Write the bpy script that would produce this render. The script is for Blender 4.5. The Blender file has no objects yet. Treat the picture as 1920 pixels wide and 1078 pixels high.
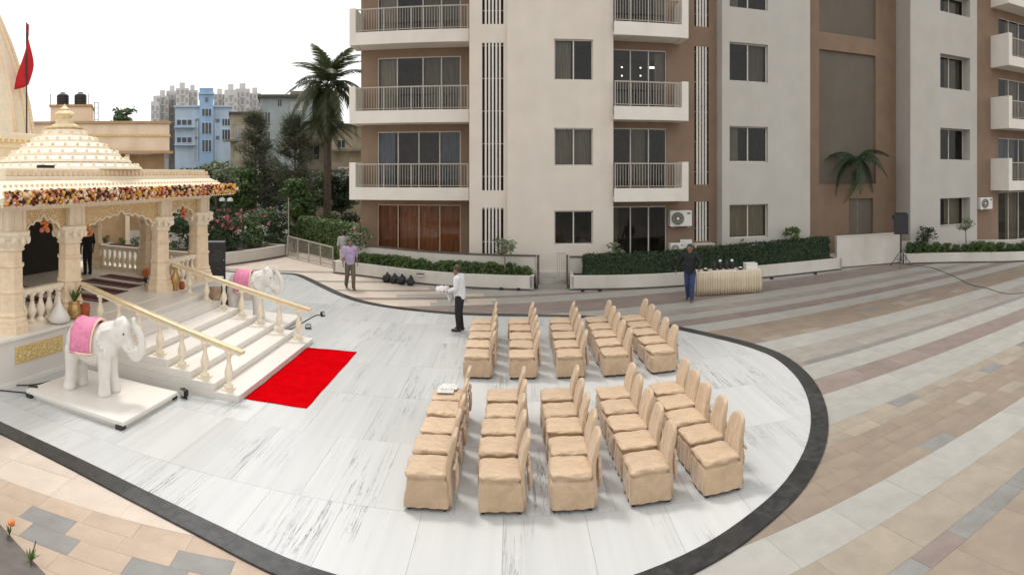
import bpy, bmesh, math, random
from mathutils import Vector, Matrix, noise
random.seed(7)
R = math.radians
scene = bpy.context.scene
COL = scene.collection

# ------------------------------------------------------------------ camera (the photograph is a phone panorama: a cylinder)
cam_data = bpy.data.cameras.new('camera')
cam = bpy.data.objects.new('camera', cam_data)
COL.objects.link(cam)
cam.location = (0, 0, 4.0)
cam.rotation_euler = (R(90), 0, 0)
cam_data.clip_start = 0.05
cam_data.clip_end = 2000
cam_data.type = 'PANO'
FPX = 1131.0
def _set_cyl(c):
    c.panorama_type = 'CENTRAL_CYLINDRICAL'
    c.central_cylindrical_range_u_min = -960 / FPX
    c.central_cylindrical_range_u_max = 960 / FPX
    c.central_cylindrical_range_v_min = -753 / FPX
    c.central_cylindrical_range_v_max = 325 / FPX
    c.central_cylindrical_radius = 1.0
try:
    _set_cyl(cam_data)
except Exception:
    _set_cyl(cam_data.cycles)
scene.camera = cam

# ------------------------------------------------------------------ light: bright overcast
SUN_EL, SUN_AZ = R(62), R(-38)      # azimuth from +Y towards +X
world = bpy.data.worlds.new('World')
scene.world = world
world.use_nodes = True
wn = world.node_tree
for n in list(wn.nodes): wn.nodes.remove(n)
sky = wn.nodes.new('ShaderNodeTexSky'); sky.sky_type = 'NISHITA'; sky.sun_disc = False
sky.sun_elevation = SUN_EL; sky.sun_rotation = SUN_AZ
sky.dust_density = 4.0; sky.air_density = 1.0
hs = wn.nodes.new('ShaderNodeHueSaturation'); hs.inputs['Saturation'].default_value = 0.117
hs.inputs['Value'].default_value = 1.0
mx = wn.nodes.new('ShaderNodeMix'); mx.data_type = 'RGBA'; mx.blend_type = 'MIX'
mx.inputs[0].default_value = 0.72                    # cloud cover: even white over the blue
mx.inputs[7].default_value = (11.2, 11.1, 10.9, 1)
bg = wn.nodes.new('ShaderNodeBackground'); bg.inputs['Strength'].default_value = 0.117
wo = wn.nodes.new('ShaderNodeOutputWorld')
wn.links.new(sky.outputs[0], hs.inputs['Color'])
wn.links.new(hs.outputs[0], mx.inputs[6])
wn.links.new(mx.outputs[2], bg.inputs['Color'])
wn.links.new(bg.outputs[0], wo.inputs['Surface'])

sun_d = bpy.data.lights.new('sun', 'SUN')
sun_d.energy = 1.5; sun_d.angle = R(10); sun_d.color = (1.0, 0.96, 0.9)
sun = bpy.data.objects.new('sun', sun_d); COL.objects.link(sun)
sdir = Vector((math.sin(SUN_AZ) * math.cos(SUN_EL), math.cos(SUN_AZ) * math.cos(SUN_EL), math.sin(SUN_EL)))
sun.rotation_euler = (-sdir).to_track_quat('-Z', 'Y').to_euler()
sun.location = (0, 0, 60)

vs = scene.view_settings
scene.display_settings.display_device = 'sRGB'
vs.view_transform = 'Standard'; vs.look = 'None'; vs.exposure = 0.22; vs.gamma = 1.0
vs.use_curve_mapping = False
scene.render.engine = 'CYCLES'
scene.cycles.max_bounces = 6
scene.cycles.transparent_max_bounces = 12
scene.cycles.use_denoising = True

# ------------------------------------------------------------------ materials
MATS = {}
def mat(name, col, rough=0.6, var=0.12, scale=6.0, bump=0.0, bscale=40.0, spec=0.5, metal=0.0,
        rnd=0.0, stretch=(1, 1, 1), detail=6.0, col2=None, sheen=0.0, coords='Object', dirt=0.0, bdist=0.01):
    """colour with a noise variation (or a second colour), per-object variation and bump"""
    if name in MATS: return MATS[name]
    m = bpy.data.materials.new(name); m.use_nodes = True
    nt = m.node_tree; N = nt.nodes; L = nt.links
    b = N['Principled BSDF']
    b.inputs['Roughness'].default_value = rough
    b.inputs['Metallic'].default_value = metal
    b.inputs['Specular IOR Level'].default_value = spec
    if sheen: b.inputs['Sheen Weight'].default_value = sheen
    tc = N.new('ShaderNodeTexCoord')
    mp = N.new('ShaderNodeMapping'); mp.inputs['Scale'].default_value = stretch
    L.new(tc.outputs[coords], mp.inputs['Vector'])
    oi = N.new('ShaderNodeObjectInfo')
    add = N.new('ShaderNodeVectorMath'); add.operation = 'MULTIPLY_ADD'
    add.inputs[1].default_value = (37, 53, 71)
    L.new(oi.outputs['Random'], add.inputs[0]); L.new(mp.outputs[0], add.inputs[2])
    nz = N.new('ShaderNodeTexNoise'); nz.inputs['Scale'].default_value = scale
    nz.inputs['Detail'].default_value = detail; nz.inputs['Roughness'].default_value = 0.6
    L.new(add.outputs[0], nz.inputs['Vector'])
    c2 = col2 or tuple(min(1, c * (1 - 2 * var)) for c in col)
    c1 = col if col2 else tuple(min(1, c * (1 + var)) for c in col)
    rp = N.new('ShaderNodeValToRGB')
    rp.color_ramp.elements[0].position = 0.3; rp.color_ramp.elements[1].position = 0.7
    rp.color_ramp.elements[0].color = (*c2, 1); rp.color_ramp.elements[1].color = (*c1, 1)
    L.new(nz.outputs['Fac'], rp.inputs['Fac'])
    out = rp.outputs['Color']
    if dirt:
        nd = N.new('ShaderNodeTexNoise'); nd.inputs['Scale'].default_value = 0.7; nd.inputs['Detail'].default_value = 8
        md = N.new('ShaderNodeMapping'); md.inputs['Scale'].default_value = (1.6, 1.6, 0.35)
        L.new(tc.outputs['Object'], md.inputs['Vector']); L.new(md.outputs[0], nd.inputs['Vector'])
        rd = N.new('ShaderNodeValToRGB'); rd.color_ramp.elements[0].position = 0.35; rd.color_ramp.elements[1].position = 0.75
        k = 1 - dirt
        rd.color_ramp.elements[0].color = (1, 1, 1, 1); rd.color_ramp.elements[1].color = (k, k * 0.985, k * 0.96, 1)
        L.new(nd.outputs['Fac'], rd.inputs['Fac'])
        mm = N.new('ShaderNodeMix'); mm.data_type = 'RGBA'; mm.blend_type = 'MULTIPLY'; mm.inputs[0].default_value = 1
        L.new(out, mm.inputs[6]); L.new(rd.outputs['Color'], mm.inputs[7]); out = mm.outputs[2]
    if rnd:
        hv = N.new('ShaderNodeHueSaturation')
        mr = N.new('ShaderNodeMapRange'); mr.inputs['To Min'].default_value = 1 - rnd; mr.inputs['To Max'].default_value = 1 + rnd
        L.new(oi.outputs['Random'], mr.inputs['Value']); L.new(mr.outputs[0], hv.inputs['Value'])
        L.new(out, hv.inputs['Color']); out = hv.outputs['Color']
    L.new(out, b.inputs['Base Color'])
    if bump:
        nb = N.new('ShaderNodeTexNoise'); nb.inputs['Scale'].default_value = bscale; nb.inputs['Detail'].default_value = 4
        L.new(add.outputs[0], nb.inputs['Vector'])
        bp = N.new('ShaderNodeBump'); bp.inputs['Strength'].default_value = bump; bp.inputs['Distance'].default_value = bdist
        L.new(nb.outputs['Fac'], bp.inputs['Height']); L.new(bp.outputs[0], b.inputs['Normal'])
    MATS[name] = m
    return m

def leaf_mat(name, a, b_, rough=0.55):
    """leaves: colour varies leaf by leaf (island) and in clumps"""
    m = bpy.data.materials.new(name); m.use_nodes = True
    nt = m.node_tree; N = nt.nodes; L = nt.links
    bs = N['Principled BSDF']; bs.inputs['Roughness'].default_value = rough
    g = N.new('ShaderNodeNewGeometry')
    tc = N.new('ShaderNodeTexCoord')
    nz = N.new('ShaderNodeTexNoise'); nz.inputs['Scale'].default_value = 2.2; nz.inputs['Detail'].default_value = 2
    L.new(tc.outputs['Object'], nz.inputs['Vector'])
    mxn = N.new('ShaderNodeMath'); mxn.operation = 'ADD'
    hlf = N.new('ShaderNodeMath'); hlf.operation = 'MULTIPLY'; hlf.inputs[1].default_value = 0.55
    L.new(g.outputs['Random Per Island'], hlf.inputs[0])
    L.new(hlf.outputs[0], mxn.inputs[0])
    h2 = N.new('ShaderNodeMath'); h2.operation = 'MULTIPLY'; h2.inputs[1].default_value = 0.5
    L.new(nz.outputs['Fac'], h2.inputs[0]); L.new(h2.outputs[0], mxn.inputs[1])
    rp = N.new('ShaderNodeValToRGB')
    rp.color_ramp.elements[0].position = 0.15; rp.color_ramp.elements[1].position = 0.85
    rp.color_ramp.elements[0].color = (*a, 1); rp.color_ramp.elements[1].color = (*b_, 1)
    L.new(mxn.outputs[0], rp.inputs['Fac']); L.new(rp.outputs[0], bs.inputs['Base Color'])
    tr = N.new('ShaderNodeBsdfTranslucent'); L.new(rp.outputs[0], tr.inputs['Color'])
    ms = N.new('ShaderNodeMixShader'); ms.inputs[0].default_value = 0.25
    L.new(bs.outputs[0], ms.inputs[1]); L.new(tr.outputs[0], ms.inputs[2])
    L.new(ms.outputs[0], N['Material Output'].inputs['Surface'])
    MATS[name] = m
    return m

def glass_mat(name, tint=(0.64, 0.65, 0.62), rough=0.03):
    m = bpy.data.materials.new(name); m.use_nodes = True
    nt = m.node_tree; N = nt.nodes; L = nt.links
    N.remove(N['Principled BSDF'])
    t = N.new('ShaderNodeBsdfTransparent'); t.inputs['Color'].default_value = (*tint, 1)
    gl = N.new('ShaderNodeBsdfGlossy'); gl.inputs['Roughness'].default_value = rough
    fr = N.new('ShaderNodeFresnel'); fr.inputs['IOR'].default_value = 1.5
    ms = N.new('ShaderNodeMixShader')
    L.new(fr.outputs[0], ms.inputs[0]); L.new(t.outputs[0], ms.inputs[1]); L.new(gl.outputs[0], ms.inputs[2])
    L.new(ms.outputs[0], N['Material Output'].inputs['Surface'])
    MATS[name] = m
    return m

def marble_mat(name, base=(0.555, 0.56, 0.552), vein=(0.10, 0.112, 0.13), rough=0.22, amount=1.0):
    """polished white marble, grey streaks running along the slab's Y"""
    m = bpy.data.materials.new(name); m.use_nodes = True
    nt = m.node_tree; N = nt.nodes; L = nt.links
    b = N['Principled BSDF']; b.inputs['Roughness'].default_value = rough
    b.inputs['Specular IOR Level'].default_value = 0.45
    tc = N.new('ShaderNodeTexCoord'); oi = N.new('ShaderNodeObjectInfo')
    ad = N.new('ShaderNodeVectorMath'); ad.operation = 'MULTIPLY_ADD'; ad.inputs[1].default_value = (41, 67, 13)
    L.new(oi.outputs['Random'], ad.inputs[0]); L.new(tc.outputs['Object'], ad.inputs[2])
    mp = N.new('ShaderNodeMapping'); mp.inputs['Scale'].default_value = (7.5, 0.26, 1); mp.inputs['Rotation'].default_value = (0, 0, R(7))
    L.new(ad.outputs[0], mp.inputs['Vector'])
    n1 = N.new('ShaderNodeTexNoise'); n1.inputs['Scale'].default_value = 1.3; n1.inputs['Detail'].default_value = 6
    n1.inputs['Roughness'].default_value = 0.68; n1.inputs['Distortion'].default_value = 0.35
    L.new(mp.outputs[0], n1.inputs['Vector'])
    sb = N.new('ShaderNodeMath'); sb.operation = 'SUBTRACT'; sb.inputs[1].default_value = 0.5
    ab = N.new('ShaderNodeMath'); ab.operation = 'ABSOLUTE'
    L.new(n1.outputs['Fac'], sb.inputs[0]); L.new(sb.outputs[0], ab.inputs[0])
    v1 = N.new('ShaderNodeMapRange'); v1.inputs['From Min'].default_value = 0.0; v1.inputs['From Max'].default_value = 0.021
    v1.inputs['To Min'].default_value = 1.0; v1.inputs['To Max'].default_value = 0.0
    L.new(ab.outputs[0], v1.inputs['Value'])
    n2 = N.new('ShaderNodeTexNoise'); n2.inputs['Scale'].default_value = 0.9; n2.inputs['Detail'].default_value = 3
    mp2 = N.new('ShaderNodeMapping'); mp2.inputs['Scale'].default_value = (1.6, 0.6, 1)
    L.new(ad.outputs[0], mp2.inputs['Vector']); L.new(mp2.outputs[0], n2.inputs['Vector'])
    v2 = N.new('ShaderNodeMapRange'); v2.inputs['From Min'].default_value = 0.48; v2.inputs['From Max'].default_value = 0.72
    L.new(n2.outputs['Fac'], v2.inputs['Value'])
    ml = N.new('ShaderNodeMath'); ml.operation = 'MULTIPLY'
    L.new(v1.outputs[0], ml.inputs[0]); L.new(v2.outputs[0], ml.inputs[1])
    mk = N.new('ShaderNodeMath'); mk.operation = 'MULTIPLY'; mk.inputs[1].default_value = 1.0 * amount
    L.new(ml.outputs[0], mk.inputs[0])
    n3 = N.new('ShaderNodeTexNoise'); n3.inputs['Scale'].default_value = 0.8; n3.inputs['Detail'].default_value = 5
    L.new(mp.outputs[0], n3.inputs['Vector'])
    rp = N.new('ShaderNodeValToRGB'); rp.color_ramp.elements[0].position = 0.3; rp.color_ramp.elements[1].position = 0.75
    rp.color_ramp.elements[0].color = (*base, 1)
    k = 1 - 0.12 * amount
    rp.color_ramp.elements[1].color = (base[0] * k, base[1] * k, base[2] * (k + 0.01), 1)
    L.new(n3.outputs['Fac'], rp.inputs['Fac'])
    hv = N.new('ShaderNodeHueSaturation'); mr = N.new('ShaderNodeMapRange')
    mr.inputs['To Min'].default_value = 0.93; mr.inputs['To Max'].default_value = 1.04
    L.new(oi.outputs['Random'], mr.inputs['Value']); L.new(mr.outputs[0], hv.inputs['Value']); L.new(rp.outputs[0], hv.inputs['Color'])
    mx2 = N.new('ShaderNodeMix'); mx2.data_type = 'RGBA'
    L.new(mk.outputs[0], mx2.inputs[0]); L.new(hv.outputs[0], mx2.inputs[6]); mx2.inputs[7].default_value = (*vein, 1)
    L.new(mx2.outputs[2], b.inputs['Base Color'])
    MATS[name] = m
    return m

def lattice_mat(name, a, b_, scale=14):
    """carved, gilded net relief (openings far under ten pixels)"""
    m = bpy.data.materials.new(name); m.use_nodes = True
    nt = m.node_tree; N = nt.nodes; L = nt.links
    bs = N['Principled BSDF']; bs.inputs['Roughness'].default_value = 0.5
    tc = N.new('ShaderNodeTexCoord')
    vo = N.new('ShaderNodeTexVoronoi'); vo.inputs['Scale'].default_value = scale; vo.feature = 'DISTANCE_TO_EDGE'
    L.new(tc.outputs['Object'], vo.inputs['Vector'])
    rp = N.new('ShaderNodeValToRGB'); rp.color_ramp.elements[0].position = 0.05; rp.color_ramp.elements[1].position = 0.22
    rp.color_ramp.elements[0].color = (*a, 1); rp.color_ramp.elements[1].color = (*b_, 1)
    L.new(vo.outputs['Distance'], rp.inputs['Fac']); L.new(rp.outputs[0], bs.inputs['Base Color'])
    bp = N.new('ShaderNodeBump'); bp.inputs['Strength'].default_value = 0.6; bp.inputs['Distance'].default_value = 0.02; bp.invert = True
    L.new(vo.outputs['Distance'], bp.inputs['Height']); L.new(bp.outputs[0], bs.inputs['Normal'])
    MATS[name] = m
    return m

M = {}
M['wall'] = mat('painted_wall', (0.655, 0.60, 0.53), 0.75, 0.03, 1.2, 0.15, 60, dirt=0.05)
M['wall_dim'] = mat('painted_wall_dimmed', (0.475, 0.455, 0.42), 0.75, 0.03, 1.2, 0.15, 60, dirt=0.05)  # same wall paint, with the dimness of the right side put into the colour
M['band'] = mat('balcony_white', (0.74, 0.70, 0.64), 0.7, 0.03, 1.5, 0.1, 60, dirt=0.08)
M['brown'] = mat('brown_wall', (0.255, 0.175, 0.12), 0.8, 0.06, 1.5, 0.15, 60, dirt=0.12)
M['brown_panel'] = mat('brown_grey_panel', (0.152, 0.130, 0.104), 0.75, 0.06, 1.0, 0.1, 60, dirt=0.15)
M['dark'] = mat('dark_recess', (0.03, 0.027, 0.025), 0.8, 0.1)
M['room'] = mat('dim_room', (0.20, 0.17, 0.145), 0.9, 0.2, 2)
M['slat'] = mat('louvre_slat', (0.66, 0.62, 0.57), 0.5, 0.04)
M['alu'] = mat('aluminium_frame', (0.55, 0.52, 0.47), 0.4, 0.05)
M['alu_warm'] = mat('tan_frame', (0.50, 0.38, 0.25), 0.45, 0.05)
M['rail'] = mat('railing_paint', (0.40, 0.36, 0.31), 0.45, 0.05, 3)
M['curtain'] = mat('curtain_cloth', (0.42, 0.36, 0.28), 0.9, 0.2, 3, stretch=(6, 6, 0.4), rnd=0.35)
M['curtain_brown'] = mat('brown_blind', (0.60, 0.25, 0.12), 0.8, 0.2, 2, stretch=(5, 5, 0.4), rnd=0.15)
M['curtain_blue'] = mat('blue_curtain', (0.30, 0.33, 0.42), 0.8, 0.25, 2, stretch=(6, 6, 0.5), rnd=0.2)
glass_mat('window_glass'); M['glass'] = MATS['window_glass']
M['planter'] = mat('planter_white', (0.62, 0.59, 0.54), 0.65, 0.04, 1.3, 0.12, 50, dirt=0.15)
M['cap'] = mat('dark_stone_cap', (0.10, 0.085, 0.075), 0.4, 0.15, 5)
M['granite'] = mat('black_granite', (0.035, 0.036, 0.036), 0.33, 0.3, 9, 0.1, 60, rnd=0.35)
M['soil'] = mat('soil', (0.06, 0.045, 0.03), 0.95, 0.3, 12, 0.6, 30)
M['ground'] = mat('ground_grey', (0.25, 0.23, 0.2), 0.9, 0.15, 0.5)
M['st_light'] = mat('stone_light', (0.365, 0.352, 0.325), 0.5, 0.05, 3.5, 0.2, 25, rnd=0.05, dirt=0.12)
M['st_tan'] = mat('stone_tan', (0.315, 0.27, 0.215), 0.5, 0.07, 3, 0.2, 25, rnd=0.07, dirt=0.12)
M['st_brown'] = mat('stone_brown', (0.27, 0.215, 0.167), 0.5, 0.07, 3, 0.2, 25, rnd=0.05, dirt=0.14)
M['st_pink'] = mat('stone_pink', (0.44, 0.335, 0.25), 0.5, 0.07, 3, 0.2, 25, rnd=0.06, dirt=0.1)
M['st_mauve'] = mat('stone_mauve', (0.25, 0.20, 0.178), 0.5, 0.08, 3, 0.2, 25, rnd=0.06, dirt=0.12)
M['st_grey'] = mat('stone_bluegrey', (0.225, 0.218, 0.208), 0.5, 0.09, 3, 0.2, 25, rnd=0.06, dirt=0.14)
M['st_light_bright'] = mat('stone_light_bright', (0.56, 0.475, 0.40), 0.5, 0.05, 3, 0.2, 25, rnd=0.05, dirt=0.1)  # light stone again, the left side's brighter, warmer light mixed into its colour
M['st_warm'] = mat('stone_warmgrey', (0.30, 0.272, 0.243), 0.5, 0.07, 3, 0.2, 25, rnd=0.06, dirt=0.12)
marble_mat('marble_slab'); M['marble'] = MATS['marble_slab']
marble_mat('marble_warm', (0.78, 0.74, 0.68), (0.5, 0.48, 0.45), 0.3, 0.45); M['marble_w'] = MATS['marble_warm']
M['statue'] = mat('statue_marble', (0.76, 0.73, 0.68), 0.35, 0.05, 5, 0.05, 30)
M['cream'] = mat('cream_stone', (0.86, 0.69, 0.49), 0.55, 0.07, 8, 0.35, 35, dirt=0.06)
M['cream_l'] = mat('cream_light_stone', (0.86, 0.76, 0.60), 0.55, 0.05, 9, 0.35, 40, dirt=0.05)
M['pale_gold'] = mat('pale_gilt', (0.80, 0.66, 0.42), 0.4, 0.1, 10)
M['gold'] = mat('gilded_trim', (0.72, 0.50, 0.20), 0.35, 0.12, 10)
M['goldrail'] = mat('gilded_rail', (0.72, 0.58, 0.34), 0.3, 0.08, 6)
lattice_mat('gilt_lattice', (0.80, 0.64, 0.40), (0.46, 0.28, 0.09), 24); M['lattice'] = MATS['gilt_lattice']
lattice_mat('jali', (0.76, 0.60, 0.30), (0.42, 0.27, 0.07), 22); M['jali'] = MATS['jali']
M['red'] = mat('red_carpet', (0.52, 0.0015, 0.004), 0.95, 0.10, 5, 0.3, 150, spec=0.0)
M['flag'] = mat('red_flag', (0.52, 0.012, 0.02), 0.8, 0.1, 3)
M['satin'] = mat('satin_cover', (0.54, 0.385, 0.245), 0.5, 0.08, 5, 0.7, 11, rnd=0.06, sheen=0.3, spec=0.5, stretch=(1, 2.2, .8), bdist=0.035)
M['satin_tie'] = mat('satin_tie', (0.56, 0.41, 0.29), 0.38, 0.08, 10, rnd=0.05, sheen=0.3)
M['black'] = mat('black_plastic', (0.016, 0.016, 0.017), 0.5, 0.2, 10)
M['blackmetal'] = mat('black_metal', (0.03, 0.03, 0.03), 0.4, 0.2, 10)
M['pink'] = mat('pink_cloth', (0.80, 0.26, 0.42), 0.7, 0.12, 12, 0.3, 60)
M['skin'] = mat('skin', (0.23, 0.125, 0.075), 0.5, 0.06, 8)
M['hair'] = mat('hair', (0.012, 0.010, 0.009), 0.45, 0.2, 30)
M['white'] = mat('white_plastic', (0.72, 0.71, 0.68), 0.45, 0.04)
M['bark'] = mat('bark', (0.12, 0.09, 0.065), 0.9, 0.25, 9, 0.7, 25)
M['bark_pale'] = mat('bark_pale', (0.23, 0.19, 0.145), 0.9, 0.25, 9, 0.7, 25)
M['leaf'] = leaf_mat('leaf_green', (0.03, 0.065, 0.02), (0.11, 0.18, 0.05))
M['leaf_dark'] = leaf_mat('leaf_dark', (0.012, 0.028, 0.012), (0.045, 0.085, 0.03))
M['leaf_lime'] = leaf_mat('leaf_lime', (0.04, 0.085, 0.02), (0.14, 0.20, 0.05))
M['leaf_grey'] = leaf_mat('leaf_greygreen', (0.055, 0.065, 0.04), (0.17, 0.18, 0.115))
M['leaf_pale'] = leaf_mat('leaf_pale', (0.07, 0.10, 0.05), (0.30, 0.34, 0.21))
M['leaf_palm'] = leaf_mat('leaf_palm', (0.028, 0.045, 0.018), (0.12, 0.14, 0.065))
M['leaf_dry'] = leaf_mat('leaf_dry', (0.10, 0.075, 0.04), (0.26, 0.21, 0.12))
M['flower_pink'] = leaf_mat('flower_pink', (0.35, 0.06, 0.10), (0.6, 0.2, 0.22))

# ------------------------------------------------------------------ mesh builder
class MB:
    def __init__(s): s.v = []; s.f = []; s.m = []
    def quadface(s, a, b, c, d, mi=0):
        i = len(s.v); s.v += [tuple(a), tuple(b), tuple(c), tuple(d)]; s.f.append((i, i + 1, i + 2, i + 3)); s.m.append(mi)
    def box(s, x0, x1, y0, y1, z0, z1, mi=0):
        i = len(s.v)
        s.v += [(x0, y0, z0), (x1, y0, z0), (x1, y1, z0), (x0, y1, z0), (x0, y0, z1), (x1, y0, z1), (x1, y1, z1), (x0, y1, z1)]
        for q in ((0, 3, 2, 1), (4, 5, 6, 7), (0, 1, 5, 4), (1, 2, 6, 5), (2, 3, 7, 6), (3, 0, 4, 7)):
            s.f.append(tuple(i + k for k in q)); s.m.append(mi)
        return s
    def bar(s, p, q, w, h=None, mi=0):
        """a box of section w x h from p to q"""
        p, q = Vector(p), Vector(q); d = (q - p).normalized(); h = h or w
        up = Vector((0, 0, 1)) if abs(d.z) < 0.95 else Vector((0, 1, 0))
        a = d.cross(up).normalized() * w / 2; b = a.cross(d).normalized() * h / 2
        i = len(s.v)
        for c in (p, q):
            for u, v in ((-1, -1), (1, -1), (1, 1), (-1, 1)): s.v.append(tuple(c + a * u + b * v))
        for qd in ((3, 2, 1, 0), (4, 5, 6, 7), (0, 1, 5, 4), (1, 2, 6, 5), (2, 3, 7, 6), (3, 0, 4, 7)):
            s.f.append(tuple(i + k for k in qd)); s.m.append(mi)
        return s
    def prism(s, pts, z0, z1, mi=0, caps=True):
        """extrude a ccw xy polygon"""
        i = len(s.v); n = len(pts)
        s.v += [(p[0], p[1], z0) for p in pts] + [(p[0], p[1], z1) for p in pts]
        for k in range(n):
            s.f.append((i + k, i + (k + 1) % n, i + n + (k + 1) % n, i + n + k)); s.m.append(mi)
        if caps:
            s.f.append(tuple(i + n + k for k in range(n))); s.m.append(mi)
            s.f.append(tuple(i + k for k in reversed(range(n)))); s.m.append(mi)
        return s
    def lathe(s, prof, c=(0, 0, 0), n=12, mi=0, sq=1.0, rot=0.0):
        """profile [(r, z)...] about a vertical axis at c"""
        i = len(s.v)
        for r, z in prof:
            for k in range(n):
                a = 2 * math.pi * k / n + rot
                s.v.append((c[0] + r * math.cos(a), c[1] + r * math.sin(a) * sq, c[2] + z))
        for j in range(len(prof) - 1):
            for k in range(n):
                k2 = (k + 1) % n
                s.f.append((i + j * n + k, i + j * n + k2, i + (j + 1) * n + k2, i + (j + 1) * n + k)); s.m.append(mi)
        s.f.append(tuple(i + k for k in reversed(range(n)))); s.m.append(mi)
        t = i + (len(prof) - 1) * n
        s.f.append(tuple(t + k for k in range(n))); s.m.append(mi)
        return s
    def tube(s, pts, rad, n=6, mi=0):
        pts = [Vector(p) for p in pts]
        rr = rad if isinstance(rad, (list, tuple)) else [rad] * len(pts)
        i = len(s.v); ref = None
        for k, p in enumerate(pts):
            d = (pts[min(k + 1, len(pts) - 1)] - pts[max(k - 1, 0)]).normalized()
            if ref is None: ref = Vector((1, 0, 0)) if abs(d.x) < 0.8 else Vector((0, 1, 0))
            a = (ref - d * ref.dot(d)).normalized(); b = d.cross(a); ref = a
            for j in range(n):
                t = 2 * math.pi * j / n
                s.v.append(tuple(p + (a * math.cos(t) + b * math.sin(t)) * rr[k]))
        for k in range(len(pts) - 1):
            for j in range(n):
                j2 = (j + 1) % n
                s.f.append((i + k * n + j, i + k * n + j2, i + (k + 1) * n + j2, i + (k + 1) * n + j)); s.m.append(mi)
        s.f.append(tuple(i + j for j in reversed(range(n)))); s.m.append(mi)
        t = i + (len(pts) - 1) * n
        s.f.append(tuple(t + j for j in range(n))); s.m.append(mi)
        return s
    def ball(s, c, r, n=8, mi=0, sc=(1, 1, 1)):
        prof = [(math.sin(math.pi * k / n) * r + 1e-4, -math.cos(math.pi * k / n) * r) for k in range(n + 1)]
        i = len(s.v); s.lathe(prof, (0, 0, 0), max(6, n), mi)
        for k in range(i, len(s.v)):
            x, y, z = s.v[k]; s.v[k] = (c[0] + x * sc[0], c[1] + y * sc[1], c[2] + z * sc[2])
        return s
    def capsule(s, p, q, r0, r1, n=10, mi=0, flat=1.0):
        """tapered capsule with round ends (closed)"""
        p, q = Vector(p), Vector(q); d = q - p; l = d.length or 1e-4; d = d / l
        ref = Vector((1, 0, 0)) if abs(d.x) < 0.8 else Vector((0, 1, 0))
        a = (ref - d * ref.dot(d)).normalized(); b = d.cross(a)
        i = len(s.v); rings = []
        for k in range(4):
            t = math.pi / 2 * k / 4 * 1.0
            rings.append((-math.cos(t) * r0, max(1e-4, math.sin(t) * r0)))
        rings.append((0, r0)); rings.append((l, r1))
        for k in range(1, 5):
            t = math.pi / 2 * k / 4
            rings.append((l + math.sin(t) * r1, max(1e-4, math.cos(t) * r1)))
        for h, r in rings:
            for j in range(n):
                t = 2 * math.pi * j / n
                s.v.append(tuple(p + d * h + (a * math.cos(t) + b * math.sin(t) * flat) * r))
        for k in range(len(rings) - 1):
            for j in range(n):
                j2 = (j + 1) % n
                s.f.append((i + k * n + j, i + k * n + j2, i + (k + 1) * n + j2, i + (k + 1) * n + j)); s.m.append(mi)
        s.f.append(tuple(i + j for j in reversed(range(n)))); s.m.append(mi)
        t = i + (len(rings) - 1) * n
        s.f.append(tuple(t + j for j in range(n))); s.m.append(mi)
        return s
    def move(s, dx=0, dy=0, dz=0, i0=0):
        for k in range(i0, len(s.v)):
            x, y, z = s.v[k]; s.v[k] = (x + dx, y + dy, z + dz)
        return s
    def xf(s, mtx, i0=0):
        for k in range(i0, len(s.v)): s.v[k] = tuple(mtx @ Vector(s.v[k]))
        return s
    def mesh(s, name, mats, smooth=False):
        me = bpy.data.meshes.new(name); me.from_pydata(s.v, [], s.f)
        for mm in (mats if isinstance(mats, (list, tuple)) else [mats]): me.materials.append(mm)
        if isinstance(mats, (list, tuple)) and len(mats) > 1: me.polygons.foreach_set('material_index', s.m)
        if smooth: me.polygons.foreach_set('use_smooth', [True] * len(me.polygons))
        me.update()
        return me

def link(name, data, parent=None, loc=None, rot=None):
    o = bpy.data.objects.new(name, data); COL.objects.link(o)
    if parent is not None: o.parent = parent
    if loc is not None: o.location = loc
    if rot is not None: o.rotation_euler = rot
    return o
def obj(name, mb, mats, parent=None, loc=None, rot=None, smooth=False, bevel=0.0):
    o = link(name, mb.mesh(name, mats, smooth), parent, loc, rot)
    if bevel:
        b = o.modifiers.new('bevel', 'BEVEL'); b.width = bevel; b.segments = 2; b.limit_method = 'ANGLE'
    return o
def tag(o, label=None, cat=None, group=None, kind=None):
    if label: o['label'] = label
    if cat: o['category'] = cat
    if group: o['group'] = group
    if kind: o['kind'] = kind
    return o
def thing(name, label, cat, loc=(0, 0, 0), rz=0.0, group=None):
    o = bpy.data.objects.new(name, None); COL.objects.link(o); o.empty_display_size = 0.2
    o.location = loc; o.rotation_euler = (0, 0, rz)
    return tag(o, label, cat, group)
def copy_tree(o, parent=None):
    c = o.copy(); COL.objects.link(c)
    if parent is not None: c.parent = parent
    for ch in list(o.children): copy_tree(ch, c)
    return c
def remesh(mb, name, mats, voxel, parent=None, smooth_it=4, loc=None, rot=None):
    """one continuous skin over overlapping closed shapes"""
    tmp = link('tmp', mb.mesh('tmp', mats))
    r = tmp.modifiers.new('r', 'REMESH'); r.mode = 'VOXEL'; r.voxel_size = voxel; r.use_smooth_shade = True
    if smooth_it:
        sm = tmp.modifiers.new('s', 'SMOOTH'); sm.iterations = smooth_it; sm.factor = 0.5
    dg = bpy.context.evaluated_depsgraph_get()
    me = bpy.data.meshes.new_from_object(tmp.evaluated_get(dg))
    me.name = name
    bpy.data.objects.remove(tmp)
    if not me.materials:
        me.materials.append(mats if not isinstance(mats, (list, tuple)) else mats[0])
    return link(name, me, parent, loc, rot)
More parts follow.
